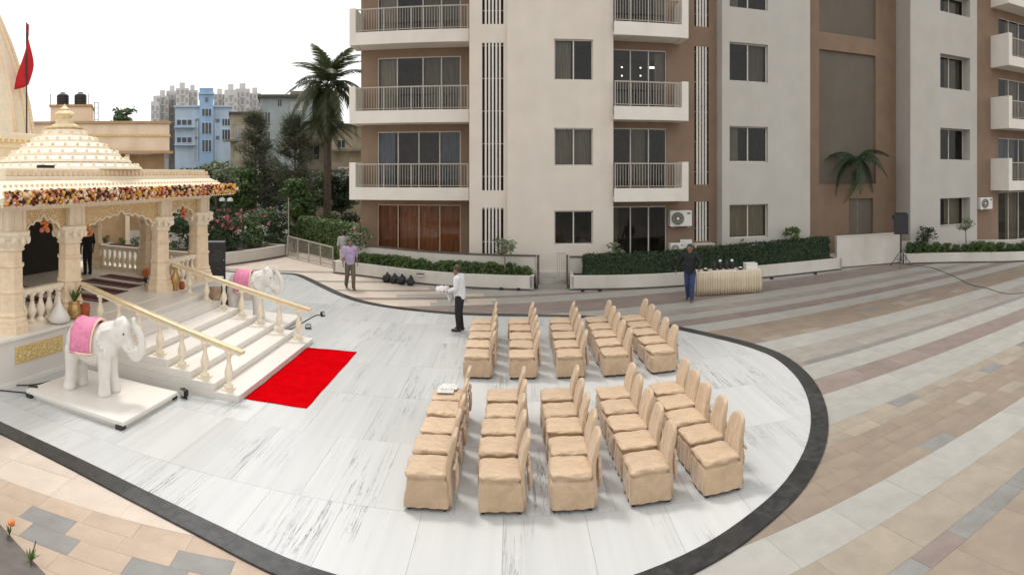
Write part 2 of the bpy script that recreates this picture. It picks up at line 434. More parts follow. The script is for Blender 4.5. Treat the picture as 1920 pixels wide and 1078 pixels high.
def catmull(P, per=6, closed=False):
    P = [Vector(p) for p in P]; n = len(P); out = []
    rng = range(n) if closed else range(n - 1)
    for i in rng:
        if closed: a, b, c, d = P[(i - 1) % n], P[i], P[(i + 1) % n], P[(i + 2) % n]
        else: a, b, c, d = P[max(i - 1, 0)], P[i], P[i + 1], P[min(i + 2, n - 1)]
        for k in range(per):
            t = k / per
            out.append(0.5 * (2 * b + (c - a) * t + (2 * a - 5 * b + 4 * c - d) * t * t + (3 * b - a - 3 * c + d) * t ** 3))
    if not closed: out.append(P[-1])
    return out
def offset_line(pts, w):
    """xy polyline moved w to its left"""
    out = []
    n = len(pts)
    for i in range(n):
        a = pts[max(i - 1, 0)]; b = pts[min(i + 1, n - 1)]
        d = Vector((b[0] - a[0], b[1] - a[1])).normalized()
        out.append(Vector((pts[i][0] - d.y * w, pts[i][1] + d.x * w)))
    return out

# ------------------------------------------------------------------ sight lines measured in the photograph -> metres on a wall plane
def fx(px, D): return D * math.tan((px - 960) / FPX)
def fz(px, py, D): return 4.0 + (325 - py) * (D / math.cos((px - 960) / FPX)) / FPX

# ------------------------------------------------------------------ ground
gb = MB(); gb.quadface((-900, -300, -0.05), (900, -300, -0.05), (900, 1200, -0.05), (-900, 1200, -0.05))
tag(obj('ground', gb, M['ground']), kind='structure')

EDGE = [(5.62, 11.6), (5.45, 10.3), (5.0, 9.0), (4.35, 7.85), (3.5, 6.9), (2.6, 6.28), (1.8, 5.9), (0.8, 5.62), (-0.5, 5.5), (-2.0, 5.62),
        (-3.2, 5.88), (-4.2, 6.05), (-5.5, 6.2), (-7.07, 6.25), (-10, 6.2), (-16, 6.2), (-21, 6.2), (-21, 21.4), (-16, 21.6), (-12.5, 21.75), (-10.2, 21.9), (-8.9, 22.25),
        (-8.3, 22.2), (-7.6, 21.5), (-6.75, 20.45), (-5.5, 18.95), (-4.4, 18.0), (-3.1, 17.42), (-1.35, 17.02), (0.6, 16.88), (2.0, 16.6),
        (3.18, 16.02), (4.18, 14.98), (5.1, 13.5), (5.5, 12.5)]
EDGE = [(p.x, p.y) for p in catmull([(x, y, 0) for x, y in EDGE], 4, closed=True)][::-1]

def ring_offset(pts, w):
    n = len(pts); out = []
    for i in range(n):
        a, b = pts[i - 1], pts[(i + 1) % n]
        d = Vector((b[0] - a[0], b[1] - a[1])).normalized()
        out.append((pts[i][0] - d.y * w, pts[i][1] + d.x * w))
    return out
INNER = ring_offset(EDGE, 0.12); OUTER = ring_offset(EDGE, -0.14); IN2 = ring_offset(EDGE, 0.14)

def inside(p, poly):
    x, y = p; c = False; n = len(poly)
    for i in range(n):
        x1, y1 = poly[i]; x2, y2 = poly[i - 1]
        if (y1 > y) != (y2 > y) and x < (x2 - x1) * (y - y1) / (y2 - y1) + x1: c = not c
    return c
def clip_rect(poly, x0, x1, y0, y1):
    def cut(P, f, ip):
        out = []
        for i in range(len(P)):
            a, b = P[i - 1], P[i]
            if f(b):
                if not f(a): out.append(ip(a, b))
                out.append(b)
            elif f(a): out.append(ip(a, b))
        return out
    def ix(X): return lambda a, b: (X, a[1] + (b[1] - a[1]) * (X - a[0]) / (b[0] - a[0]))
    def iy(Y): return lambda a, b: (a[0] + (b[0] - a[0]) * (Y - a[1]) / (b[1] - a[1]), Y)
    P = poly
    for f, ip in ((lambda p: p[0] >= x0, ix(x0)), (lambda p: p[0] <= x1, ix(x1)), (lambda p: p[1] >= y0, iy(y0)), (lambda p: p[1] <= y1, iy(y1))):
        P = cut(P, f, ip) if P else P
    return P
def in_view(x, y, z=0):
    th = math.atan2(x, y); r = math.hypot(x, y)
    px = 960 + FPX * th; py = 325 + (4 - z) * FPX / max(r, .1)
    return -40 < px < 1960 and py < 1110

# marble floor laid in slabs
floor = thing('marble_floor', None, None); tag(floor, kind='structure')
bed = MB(); bed.prism(INNER, -0.04, 0.004); obj('mortar_bed', bed, M['marble_w'], floor)
rest = MB(); yy = 7.0 - 1.75; row = 0
while yy < 22.5:
    xx = -21.0 + (0.37 * (row % 3))
    while xx < 5.7:
        cx, cy = xx + 0.47, yy + 0.87
        P = clip_rect(INNER, xx + .0016, xx + 0.95 - .0016, yy + .0016, yy + 1.75 - .0016)
        if len(P) > 2:
            if in_view(cx, cy) and cx > -9.5:
                sl = MB(); sl.prism([(p[0] - cx, p[1] - cy) for p in P], -0.02, 0.02 + random.uniform(-.0007, .0007))
                obj('marble_slab', sl, M['marble'], floor, (cx, cy, 0))
            else:
                rest.prism(P, -0.02, 0.02)
        xx += 0.95
    yy += 1.75; row += 1
r_ = obj('marble_slabs_beyond', rest, M['marble'], floor); tag(r_, kind='stuff')

# black granite edging, piece by piece
edge_o = thing('stone_border', None, None); tag(edge_o, kind='structure')
n = len(EDGE); i = 0
while i < n:
    j = i; l = 0; run = [i]
    while l < 0.62 and j < n:
        a, b = EDGE[j % n], EDGE[(j + 1) % n]
        l += math.hypot(b[0] - a[0], b[1] - a[1]); j += 1; run.append(j)
    c = EDGE[i % n]
    pts = [OUTER[k % n] for k in run] + [IN2[k % n] for k in reversed(run)]
    # shrink along the run for the joint
    q = MB(); q.prism([(p[0] - c[0], p[1] - c[1]) for p in pts], -0.02, 0.0265 + random.uniform(-.001, .001))
    obj('border_stone', q, M['granite'], edge_o, (c[0], c[1], 0))
    i = j

# striped stone paving
TA = R(11.42); U = Vector((math.cos(TA), math.sin(TA))); NV = Vector((-math.sin(TA), math.cos(TA)))
L_, B_, T_, MV, G_, W_, PK = 'st_light', 'st_brown', 'st_tan', 'st_mauve', 'st_grey', 'st_warm', 'st_pink'
STR = [(-5, 3.0, B_), (3.0, 3.82, B_), (3.82, 4.1, G_), (4.1, 4.75, T_), (4.75, 5.4, L_), (5.4, 6.6, 'mixb'), (6.6, 7.18, 'mixt'), (7.18, 8.22, L_), (8.22, 8.95, MV), (8.95, 9.72, L_),
       (9.72, 9.95, G_), (9.95, 10.85, W_), (10.85, 11.67, L_), (11.67, 13.2, 'mixb'), (13.2, 13.95, L_), (13.95, 14.55, MV), (14.55, 15.15, L_), (15.15, 15.75, W_), (15.75, 16.6, L_),
       (16.6, 18.15, MV), (18.15, 19.05, L_), (19.05, 19.4, MV), (19.4, 20.45, L_), (20.45, 20.65, G_), (20.65, 22, L_), (22, 22.4, W_), (22.4, 24, L_), (24, 24.5, W_), (24.5, 31, L_)]
rng = random.Random(3)
tiles = []
for s0, s1, mk in STR:
    nr = max(1, round((s1 - s0) / (0.30 if mk in ('mixb', 'mixt', G_) else 0.55)))
    h = (s1 - s0) / nr
    for left in (0, 1):
        for k in range(nr):
            sc_ = s0 + h * (k + .5) - (0.88 if left else 0)
            tl = 0.62 if mk in ('mixb', 'mixt', G_) else 0.95
            t = -24 + rng.uniform(0, tl)
            while t < 32:
                c = U * (t + tl / 2) + NV * sc_
                if -19 < c.x < 28.5 and 3.6 < c.y < 28.5 and (c.x < -0.5 and c.y < 9) == bool(left):
                    m_ = mk
                    if mk == 'mixb': m_ = rng.choices([B_, T_, G_, MV], [14, 1.2, 0.4, 0.4])[0]
                    if mk == 'mixt': m_ = rng.choices([T_, B_, G_], [6, 1.4, 1.0])[0]
                    if mk == G_: m_ = rng.choices([G_, MV], [5, 1])[0]
                    if left and m_ in (B_, T_, MV, G_, W_) and c.y < 8: m_ = PK
                    if m_ == L_ and (left or c.x < -2.0 + rng.uniform(-2.5, 2.5)): m_ = 'st_light_bright'
                    if not (inside((c.x, c.y), INNER) and all(inside((c.x + dx, c.y + dy), INNER) for dx, dy in ((.6, .3), (-.6, -.3), (.6, -.3), (-.6, .3)))):
                        tiles.append((c.x, c.y, tl, h, m_))
                t += tl
# two blocks of blue-grey stones in the near left corner
GREY_CELLS = [((-4.75, 4.95), 0.42), ((-3.2, 5.2), 0.42)]
pav = thing('paving', None, None); tag(pav, kind='structure')
def show_size(t):
    if not in_view(t[0], t[1]): return 0
    r2 = t[0] ** 2 + t[1] ** 2
    return t[2] * t[3] / r2 ** 1.5
tiles.sort(key=show_size, reverse=True)
shared = {}; far = {}
for i, (x, y, tl, h, m_) in enumerate(tiles):
    if any(abs(x - gx) < gw and abs(y - gy) < .24 for (gx, gy), gw in GREY_CELLS): m_ = G_
    dz = rng.uniform(-.0012, .0012)
    if i < 300:
        key = (round(tl, 3), round(h, 3), m_)
        if key not in shared:
            q = MB(); q.box(-tl / 2 + .0013, tl / 2 - .0013, -h / 2 + .0013, h / 2 - .0013, -.03, 0)
            shared[key] = q.mesh('paving_stone', M[m_])
        link('paving_stone', shared[key], pav, (x, y, dz), (0, 0, TA))
    else:
        q = far.setdefault(m_, MB()); i0 = len(q.v)
        q.box(-tl / 2 + .0013, tl / 2 - .0013, -h / 2 + .0013, h / 2 - .0013, -.03, dz)
        q.xf(Matrix.Translation((x, y, 0)) @ Matrix.Rotation(TA, 4, 'Z'), i0)
keys = list(far)
allfar = MB(); fmats = []
for mi, k in enumerate(keys):
    q = far[k]; i0 = len(allfar.v)
    allfar.v += q.v; allfar.f += [tuple(a + i0 for a in f) for f in q.f]; allfar.m += [mi] * len(q.f); fmats.append(M[k])
tag(obj('paving_stones_beyond', allfar, fmats, pav), kind='stuff')
pb = MB(); pb.quadface((-30, 2, -.034), (32, 2, -.034), (32, 30, -.034), (-30, 30, -.034)); obj('paving_bed', pb, M['st_warm'], pav)

# ------------------------------------------------------------------ apartment building
bld = thing('apartment_building', 'cream and brown apartment block with railed balconies behind the plaza', 'building', (6, 24, 0))
BINV = Matrix.Translation((-6, -24, 0))
def bpart(name, mb, mats, parent=None, bevel=0.0, smooth=False):
    """a part given in world metres under the building"""
    if parent is None: mb.xf(BINV); return obj(name, mb, mats, bld, bevel=bevel, smooth=smooth)
    off = Vector((6, 24, 0)) + Vector(parent.location); mb.move(-off.x, -off.y, -off.z)
    return obj(name, mb, mats, parent, bevel=bevel, smooth=smooth)
TOP = 18.2
def facade(x0, x1, z0, z1, y, ops, depth, mi=0, mb=None):
    """front face at y looking -Y with reveals of its openings"""
    mb = mb or MB()
    xs = sorted({x0, x1, *[v for o in ops for v in o[:2]]}); zs = sorted({z0, z1, *[v for o in ops for v in o[2:4]]})
    def open_(a, b): return any(o[0] - 1e-6 <= a and b[0] <= o[1] + 1e-6 and o[2] - 1e-6 <= b[1] and b[2] <= o[3] + 1e-6 for o in ops)
    for i in range(len(xs) - 1):
        for j in range(len(zs) - 1):
            if not open_(xs[i], (xs[i + 1], zs[j], zs[j + 1])):
                mb.quadface((xs[i], y, zs[j]), (xs[i + 1], y, zs[j]), (xs[i + 1], y, zs[j + 1]), (xs[i], y, zs[j + 1]), mi)
    for a, b, c, d in [o[:4] for o in ops]:
        Y = y + depth
        mb.quadface((a, y, c), (a, Y, c), (a, Y, d), (a, y, d), mi); mb.quadface((b, y, c), (b, y, d), (b, Y, d), (b, Y, c), mi)
        mb.quadface((a, y, d), (a, Y, d), (b, Y, d), (b, y, d), mi); mb.quadface((a, y, c), (b, y, c), (b, Y, c), (a, Y, c), mi)
    return mb
rooms = MB()
def room(x0, x1, z0, z1, y, d=2.6):
    a, b, c, e = x0 - .02, x1 + .02, z0 - .02, z1 + .02
    rooms.quadface((a, y, c), (a, y, e), (a, y + d, e), (a, y + d, c)); rooms.quadface((b, y, c), (b, y + d, c), (b, y + d, e), (b, y, e))
    rooms.quadface((a, y, e), (b, y, e), (b, y + d, e), (a, y + d, e)); rooms.quadface((a, y, c), (a, y + d, c), (b, y + d, c), (b, y, c))
    rooms.quadface((a, y + d, c), (a, y + d, e), (b, y + d, e), (b, y + d, c))
crng = random.Random(11)
def curtain_mb(x0, x1, z0, z1, y):
    mb = MB(); nseg = max(6, int((x1 - x0) / .06)); i = len(mb.v)
    for k in range(nseg + 1):
        x = x0 + (x1 - x0) * k / nseg; dy = .03 * math.sin(k * 1.9) + .012 * math.sin(k * .7)
        mb.v += [(x, y + dy, z0), (x, y + dy, z1)]
    for k in range(nseg):
        mb.f.append((i + 2 * k, i + 2 * k + 2, i + 2 * k + 3, i + 2 * k + 1)); mb.m.append(0)
    return mb
def window(x0, x1, z0, z1, y, n=2, fr='alu', curtains=(), cm='curtain', fw=.045, label=None, splits=None):
    """frame with mullions, glass panes, curtains; a part of the building"""
    mb = MB()
    mb.box(x0, x1, y, y + .06, z0, z0 + fw); mb.box(x0, x1, y, y + .06, z1 - fw, z1)
    xs = splits or [x0 + (x1 - x0) * k / n for k in range(n + 1)]
    n = len(xs) - 1
    mb.box(x0, x0 + fw, y + .002, y + .058, z0 + fw, z1 - fw); mb.box(x1 - fw, x1, y + .002, y + .058, z0 + fw, z1 - fw)
    for k in range(1, n): mb.box(xs[k] - fw / 2, xs[k] + fw / 2, y - .006, y + .05, z0 + fw, z1 - fw)
    w = bpart('window', mb, M[fr])
    if label: w['label'] = label
    for k in range(n):
        p = MB(); a, b = xs[k] + fw / 2, xs[k + 1] - fw / 2
        p.quadface((a, y + .03, z0 + fw), (b, y + .03, z0 + fw), (b, y + .03, z1 - fw), (a, y + .03, z1 - fw))
        bpart('pane', p, M['glass'], w)
    for a, b in curtains:
        c = curtain_mb(x0 + (x1 - x0) * a, x0 + (x1 - x0) * b, z0 + .04, z1 - .03, y + .22)
        bpart('curtain', c, M[cm], w, smooth=True)
    global rooms
    rooms = MB(); room(x0, x1, z0, z1, y + .05); bpart('room', rooms, M['room'], w)
    return w
def louvre(x0, x1, z0, z1, y, nslat, sw=None):
    mb = MB(); d = .22
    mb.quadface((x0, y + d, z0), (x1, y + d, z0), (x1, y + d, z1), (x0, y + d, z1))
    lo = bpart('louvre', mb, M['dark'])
    pitch = (x1 - x0) / (nslat + .5) if nslat else 1
    sw = sw or pitch * .47
    me = None
    for k in range(nslat):
        c = x0 + (x1 - x0) * (k + 1) / (nslat + 1)
        if me is None:
            q = MB(); q.box(-sw / 2, sw / 2, 0, .06, z0, z1); me = q.mesh('slat', M['slat'])
        link('slat', me, lo, (c - 6, y + .005 - 24, 0))
    q = MB(); q.box(x0 + .003 - 6, x1 - .003 - 6, y + .085 - 24, y + .095 - 24, 0, .02); cme = q.mesh('cross_bar', M['slat']); z = z0 + .5
    while z < z1:
        link('cross_bar', cme, lo, (0, 0, z)); z += 1.2
    return lo
def railing(parent, x0, x1, y, z0, z1, post=1.15, pitch=.105):
    q = MB()
    q.box(x0, x1, y - .025, y + .025, z1 - .05, z1); q.box(x0, x1, y - .012, y + .012, z0 + .06, z0 + .085)
    n_ = max(1, round((x1 - x0) / post))
    for k in range(n_ + 1):
        x = x0 + .02 + (x1 - x0 - .04) * k / n_; q.box(x - .018, x + .018, y - .018, y + .018, z0, z1 - .05)
    k = x0 + pitch
    while k < x1:
        q.box(k - .008, k + .008, y - .008, y + .008, z0 + .085, z1 - .05); k += pitch
    return bpart('railing', q, M['rail'], parent)
def balcony(x0, x1, y, yb, zb, end=None, band=.48, rail=1.42, solid_left=False):
    mb = MB()
    mb.box(x0, x1, y + .12, yb, zb, zb + .16)
    mb.box(x0, x1, y, y + .12, zb - .02, zb + band)
    b = bpart('balcony', mb, M['band'], bevel=.01)
    if end:
        q = MB(); ew = .26
        a = x0 - .003 if end == 'left' else x1 - ew + .003
        top = rail + .04 if not solid_left else 1.62
        q.box(a, a + ew, y - .004, yb - .003, zb - .024, zb + top)
        bpart('end_wall', q, M['band'], b, bevel=.01)
    rx0, rx1 = (x0 + .26 if end == 'left' else x0 + .02), (x1 - .26 if end == 'right' else x1 - .02)
    railing(b, rx0, rx1, y + .06, zb + band, zb + rail)
    return b

# levels of the balcony slabs (underside)
LV = [2.97, 6.0, 9.12, 12.2, 15.2]
# --- left bay: deep balconies, brown back wall, four sliding leaves
DL, DLB = 23.2, 24.4
lx0, lx1 = fx(655, DL), fx(880, 22.05) - .1
bx0 = fx(677, DLB)
doors = []
dx0, dx1 = fx(708, DLB), fx(864, DLB)
for k, zt in enumerate((2.72, 5.72, 8.78, 11.85, 14.9)):
    zb_ = .46 if k == 0 else LV[k - 1] + .17
    doors.append((dx0, dx1, zb_, zt))
q = facade(bx0, lx1 + .4, 0, TOP, DLB, doors, .1)
q.quadface((bx0, DLB, 0), (bx0, DLB, TOP), (bx0, DLB + 9, TOP), (bx0, DLB + 9, 0))
bpart('facade_wall', q, M['brown'])
for k, (a, b, c, d) in enumerate(doors):
    if k == 0: window(a, b, c, d, DLB + .04, 4, 'alu_warm', ((.01, .24), (.26, .99)), 'curtain_brown', label='sliding doors with brown blinds')
    elif k == 1: window(a, b, c, d, DLB + .04, 4, 'alu', ((.01, .2), (.76, .99)), 'curtain_blue', label='sliding doors with blue curtains')
    else: window(a, b, c, d, DLB + .04, 4, 'alu', ((.02, .22), (.56, .98)), 'curtain', splits=[a, a + (b - a) * .24, a + (b - a) * .55, a + (b - a) * .77, b])
for z in LV: balcony(lx0, lx1, DL, DLB - .004, z, end='left')
# --- tall white pier with the louvres and single windows
DA, DB_ = 22.05, 21.9
ax0, ax1 = fx(880, DA), fx(951, DA)
lo = [(fx(904, DA), fx(944, DA), fz(924, b, DA), fz(924, a, DA)) for a, b in ((80, 357), (390, 480))]
lo.append((fx(904, DA), fx(944, DA), fz(924, 45, DA), 15.2))
q = facade(ax0, ax1, 0, TOP, DA, lo, .225)
q.quadface((ax0, DA, 0), (ax0, DA, TOP), (ax0, DLB, TOP), (ax0, DLB, 0))
bpart('facade_wall', q, M['wall'])
for o in lo: louvre(*o, DA, 5)
wx0, wx1 = fx(1039, DB_), fx(1112, DB_)
wins = [(wx0, wx1, fz(1075, b, DB_), fz(1075, a, DB_)) for a, b in ((73, 150), (240, 311), (395, 459))]
wins += [(wx0, wx1, 10.55, 12.05), (wx0, wx1, 13.6, 15.1)]
b1 = fx(1127, DB_)
q = facade(ax1, b1, 0, TOP, DB_, wins, .12)
q.quadface((ax1, DB_, 0), (ax1, DB_, TOP), (ax1, DA, TOP), (ax1, DA, 0))
mx0, mx1 = fx(1150, 22.0), fx(1291, 21.8)
q.quadface((b1, DB_, 0), (mx0, 22.0, 0), (mx0, 22.0, TOP), (b1, DB_, TOP))
q.quadface((mx0, 22.0, 0), (mx0, 22.95, 0), (mx0, 22.95, TOP), (mx0, 22.0, TOP))
bpart('facade_wall', q, M['wall'])
for k, o in enumerate(wins): window(*o, DB_ + .09, 2, 'alu', ((.02, .45),) if k in (0, 3) else ((.02, .48), (.52, .98)) if k == 1 else (), 'curtain')
# --- middle bay: shallower balconies and a brown wall with a pipe louvre
DM, DMB = 21.8, 22.95
md0, md1 = mx0 + .12, fx(1250, DMB)
doors = []
for k, zt in enumerate((2.72, 5.76, 8.82, 11.9, 14.95)):
    doors.append((md0, md1, .46 if k == 0 else LV[k - 1] + .17, zt))
px0, px1 = fx(1302, DMB), fx(1329, DMB)
pl = [(px0, px1, fz(1315, b, DMB), fz(1315, a, DMB)) for a, b in ((87, 346), (378, 452))] + [(px0, px1, fz(1315, 50, DMB), 15.4)]
ex = fx(1354, 22.3) + .02
q = facade(mx0, ex, 0, TOP, DMB, doors + pl, .225)
bpart('facade_wall', q, M['brown'])
for o in pl: louvre(*o, DMB, 4, .075)
for k, o in enumerate(doors):
    window(*o, DMB + .06, 3, 'alu', ((.02, .12),) if k == 0 else ((.36, .62),) if k == 1 else ((.8, .98),), 'curtain')
em = bpy.data.materials.new('tube_light'); em.use_nodes = True; b_ = em.node_tree.nodes['Principled BSDF']; b_.inputs['Emission Color'].default_value = (1, .95, .85, 1); b_.inputs['Emission Strength'].default_value = 3.0
q = MB(); yl = DMB + 1.6; q.box(fx(1218, yl), fx(1233, yl), yl, yl + .05, fz(1225, 128.5, yl), fz(1225, 125, yl)); bpart('tube_light', q, em)
for px_, py_ in ((1166, 126), (1201, 127), (1166, 142), (1201, 142)):
    q = MB(); q.ball((fx(px_, yl), yl, fz(px_, py_, yl)), .035, 6); bpart('pendant_light', q, em)
for z in LV: balcony(mx0 + .004, mx1, DM, DMB - .004, z, end='right')
# --- second white pier
D2 = 22.3
w20, w21 = fx(1354, D2), fx(1519, D2)
o20, o21 = fx(1368, D2), fx(1440, D2)
wins = [(o20, o21, fz(1405, b, D2), fz(1405, a, D2)) for a, b in ((81, 153), (237, 304), (383, 446))] + [(o20, o21, 10.6, 12.1), (o20, o21, 13.7, 15.2)]
q = facade(w20, w21, 0, TOP, D2, wins, .2)
q.quadface((w20, D2, 0), (w20, D2, TOP), (w20, 23.3, TOP), (w20, 23.3, 0)); q.quadface((w21, D2, 0), (w21, 23.3, 0), (w21, 23.3, TOP), (w21, D2, TOP))
bpart('facade_wall', q, M['wall_dim'])
for k, o in enumerate(wins): window(*o, D2 + .16, 2, 'alu', ((.01, .99),) if k == 2 else ((.55, .98),) if k == 0 else ((.03, .3),), 'curtain')
# --- brown stair-well wall with sunk grey panels
D3 = 23.2
c0, c1 = w21 - .02, fx(1680, D3)
pn0, pn1 = fx(1536, D3), fx(1642, D3)
pan = [(pn0, pn1, fz(1590, 345, D3), fz(1590, 98, D3)), (pn0, pn1, fz(1590, 66, D3), 15.6), (fx(1592, D3), fx(1637, D3), 0.3, fz(1615, 372, D3))]
q = facade(c0, c1, 0, TOP, D3, pan, .14)
bpart('facade_wall', q, M['brown'])
for a, b, c, d in pan:
    p_ = MB(); p_.quadface((a, D3 + .14, c), (b, D3 + .14, c), (b, D3 + .14, d), (a, D3 + .14, d)); bpart('sunk_panel', p_, M['brown_panel'])
# --- right wing, white front with deep window openings
D4 = 21.6
e0, e1 = fx(1707, D4), fx(1832, D4)
ow0, ow1 = fx(1763, D4), fx(1819, D4)
wins = [(ow0, ow1, fz(1790, b, D4), fz(1790, a, D4)) for a, b in ((104, 167), (241, 300), (371, 424))] + [(ow0, ow1, fz(1790, 26, D4), 12.6), (ow0, ow1, 14.2, 15.7)]
q = facade(e0, e1, 0, TOP, D4, wins, .6)
q.quadface((e1, D4, 0), (e1, D4 + .4, 0), (e1, D4 + .4, TOP), (e1, D4, TOP))
q.quadface((e0, D4, 0), (e0, D4, TOP), (c1, D3 + .02, TOP), (c1, D3 + .02, 0))
bpart('facade_wall', q, M['wall_dim'])
for k, o in enumerate(wins): window(*o, D4 + .52, 2, 'alu', ((.45, .98),) if k != 1 else (), 'curtain')
D5, D5F = 21.9, 20.6
g0 = e1 - .02
gd0 = fx(1872, D5)
doors = [(gd0, 28.5, .3 if k == 0 else b + .17, b + 2.72) for k, b in enumerate((.3, 3.15, 6.3, 9.48, 12.6))]
q = facade(g0, 32, 0, TOP, D5, doors, .1)
bpart('facade_wall', q, M['brown'])
for k, o in enumerate(doors): window(*o, D5 + .05, 7, 'alu', ((.14, .3),) if k != 1 else ((.02, .28), (.4, .9)), 'curtain_blue' if k == 1 else 'curtain')
for z in (3.15, 6.3, 9.48, 12.6): balcony(fx(1857, D5), 31.5, D5F, D5 - .004, z, end='left', solid_left=True)
# body behind the fronts and the roof
q = MB(); q.box(bx0 + .02, 32, 27.5, 36, 0, TOP); q.box(bx0 + .02, 32, 21.7, 27.45, TOP - .25, TOP + .3)
q.box(31.4, 32, 22.0, 27.45, 0, TOP - .3); q.box(bx0 + .02, bx0 + .3, DLB + .3, 27.45, 0, TOP - .3)
bpart('building_body', q, M['wall'])
q = MB(); q.prism([(-6.3, 24.3), (-3.4, 22.9), (-1.5, 22.0), (0.95, 21.75), (4, 21.65), (9.3, 21.9), (13.1, 22.0), (16.2, 21.5), (19, 20.2), (22, 18.8), (31, 18.8), (31, 26), (-6.3, 26)], 0, .44)
bpart('plinth', q, M['planter'])

# ------------------------------------------------------------------ planters and low walls round the plaza
def ribbon(pts, w0, w1, z0, z1, mi=0, mb=None):
    """a wall that follows a polyline, from w0 to w1 to its left"""
    mb = mb or MB()
    a = offset_line(pts, w0); b = offset_line(pts, w1); n = len(a); i = len(mb.v)
    for k in range(n):
        mb.v += [(a[k].x, a[k].y, z0), (b[k].x, b[k].y, z0), (b[k].x, b[k].y, z1), (a[k].x, a[k].y, z1)]
    for k in range(n - 1):
        o, p = i + 4 * k, i + 4 * k + 4
        for u, v in ((1, 0), (2, 1), (3, 2), (0, 3)): mb.f.append((o + v, o + u, p + u, p + v)[::-1]); mb.m.append(mi)
    mb.f.append((i, i + 1, i + 2, i + 3)); mb.m.append(mi)
    e = i + 4 * (n - 1); mb.f.append((e + 3, e + 2, e + 1, e)); mb.m.append(mi)
    return mb
def smooth_xy(P, per=5): return [(p.x, p.y) for p in catmull([(x, y, 0) for x, y in P], per)]
def planter(label, front, depth, h, back_h=None, cap=True, wall_front=.14, end=None):
    pts = smooth_xy(front)
    o = thing('planter', label, 'planter', (pts[0][0], pts[0][1], 0))
    ox, oy = pts[0]; P = [(x - ox, y - oy) for x, y in pts]
    q = ribbon(P, 0, wall_front, .06, h); obj('front_wall', q, M['planter'], o, bevel=.012)
    q = ribbon(P, -.012, .03, 0, .055); obj('skirting', q, M['cap'], o)
    # short return walls at both ends
    q = MB()
    for k in (0, -1):
        a = P[0] if k == 0 else P[-1]; b = offset_line(P, depth)[k]
        d = Vector((P[1][0] - P[0][0], P[1][1] - P[0][1])).normalized() if k == 0 else Vector((P[-1][0] - P[-2][0], P[-1][1] - P[-2][1])).normalized()
        if k == 0: c = [(a[0] + .003 * d.x, a[1] + .003 * d.y), (a[0] + .12 * d.x, a[1] + .12 * d.y), (b[0] + .12 * d.x, b[1] + .12 * d.y), (b[0], b[1])]
        else: c = [(a[0] - .12 * d.x, a[1] - .12 * d.y), (a[0] - .003 * d.x, a[1] - .003 * d.y), (b[0], b[1]), (b[0] - .12 * d.x, b[1] - .12 * d.y)]
        e = MB(); e.prism(c, 0.002, h - .002); obj('return_wall', e, M['planter'], o)
    q = ribbon(P, wall_front - .02, depth, 0, h - .05); obj('soil', q, M['soil'], o)
    if back_h:
        q = ribbon(P, depth, depth + .14, 0, back_h - .05); obj('back_wall', q, M['planter'], o)
        if cap: q = ribbon(P, depth - .02, depth + .16, back_h - .05, back_h); obj('coping', q, M['cap'], o)
    return o
P1F = [(-7.06, 23.1), (-5.29, 22.45), (-3.88, 21.72), (-1.86, 21.0), (0.72, 20.5)]
P2F = [(1.98, 20.5), (4.37, 20.35), (6.56, 20.5), (9.18, 20.95), (13.0, 21.35)]
P3F = [(16.05, 21.1), (18.1, 19.9), (20.4, 18.1), (24.0, 17.0), (29, 16.8)]
planter('long white planter with low green bushes beneath the left balconies', P1F, .62, .5, 1.13)
planter('long curved white planter holding the clipped dark hedge', P2F, 0.85, .5, 1.05)
planter('white planter at the right edge behind the speaker on its tripod', P3F, .8, .46, .98, cap=False)
o = thing('low_wall', 'plain white low wall between the clipped hedge and the tripod speaker', 'wall', (13.0, 21.75, 0))
q = ribbon([(0, 0), (3.1, -.25)], 0, .2, 0.05, 1.32); obj('wall', q, M['planter'], o)
q = ribbon([(0, 0), (3.1, -.25)], -.02, .22, 1.32, 1.36); obj('coping', q, M['planter'], o)
q = ribbon([(0, 0), (3.1, -.25)], -.01, .05, 0, .05); obj('skirting', q, M['cap'], o)
# left planter beyond the temple with its ramp railing
P0F = [(-18.5, 21.4), (-15, 21.6), (-12.5, 22.5), (-11.4, 24.6), (-10.65, 27.1)]
planter('low white curved planter of flowering bushes behind the black speakers', P0F, 2.4, .56, None)
# dark frame posts at the step entrance
for lab, px in (('dark metal post at the right end of the long bush planter', 1009), ('dark metal post at the left end of the hedge planter', 1063)):
    o = thing('gate_post', lab, 'post', (fx(px, 21.0), 21.0, 0)); q = MB(); q.box(-.04, .04, -.04, .04, 0, 1.12)
    q.box(-.055, .055, -.055, .055, 1.12, 1.15); obj('post', q, M['cap'], o)
o = thing('gate', 'slim grey metal gate of upright rods between the two planters', 'gate', (fx(1045, 20.95), 20.95, .1))
for k in range(5):
    q = MB(); q.box(-.012, .012, -.012, .012, .04, 1.1); obj('rod', q, M['rail'], o, (k * .075, 0, 0))
q = MB(); q.box(-.02, .32, -.014, .014, 1.1, 1.13); q.move(); obj('top_rail', q, M['rail'], o)
q = MB(); q.box(-.02, .32, -.014, .014, .01, .04); obj('bottom_rail', q, M['rail'], o)
o = thing('entrance_steps', 'shallow stone steps leading up between the two planters', 'steps', (1.4, 20.75, 0))
q = MB(); q.box(-.5, .5, 0, .85, -.02, .13); obj('step', q, M['st_warm'], o)
q = MB(); q.box(-.5, .5, .3, .85, .13, .27); obj('step', q, M['st_light'], o)
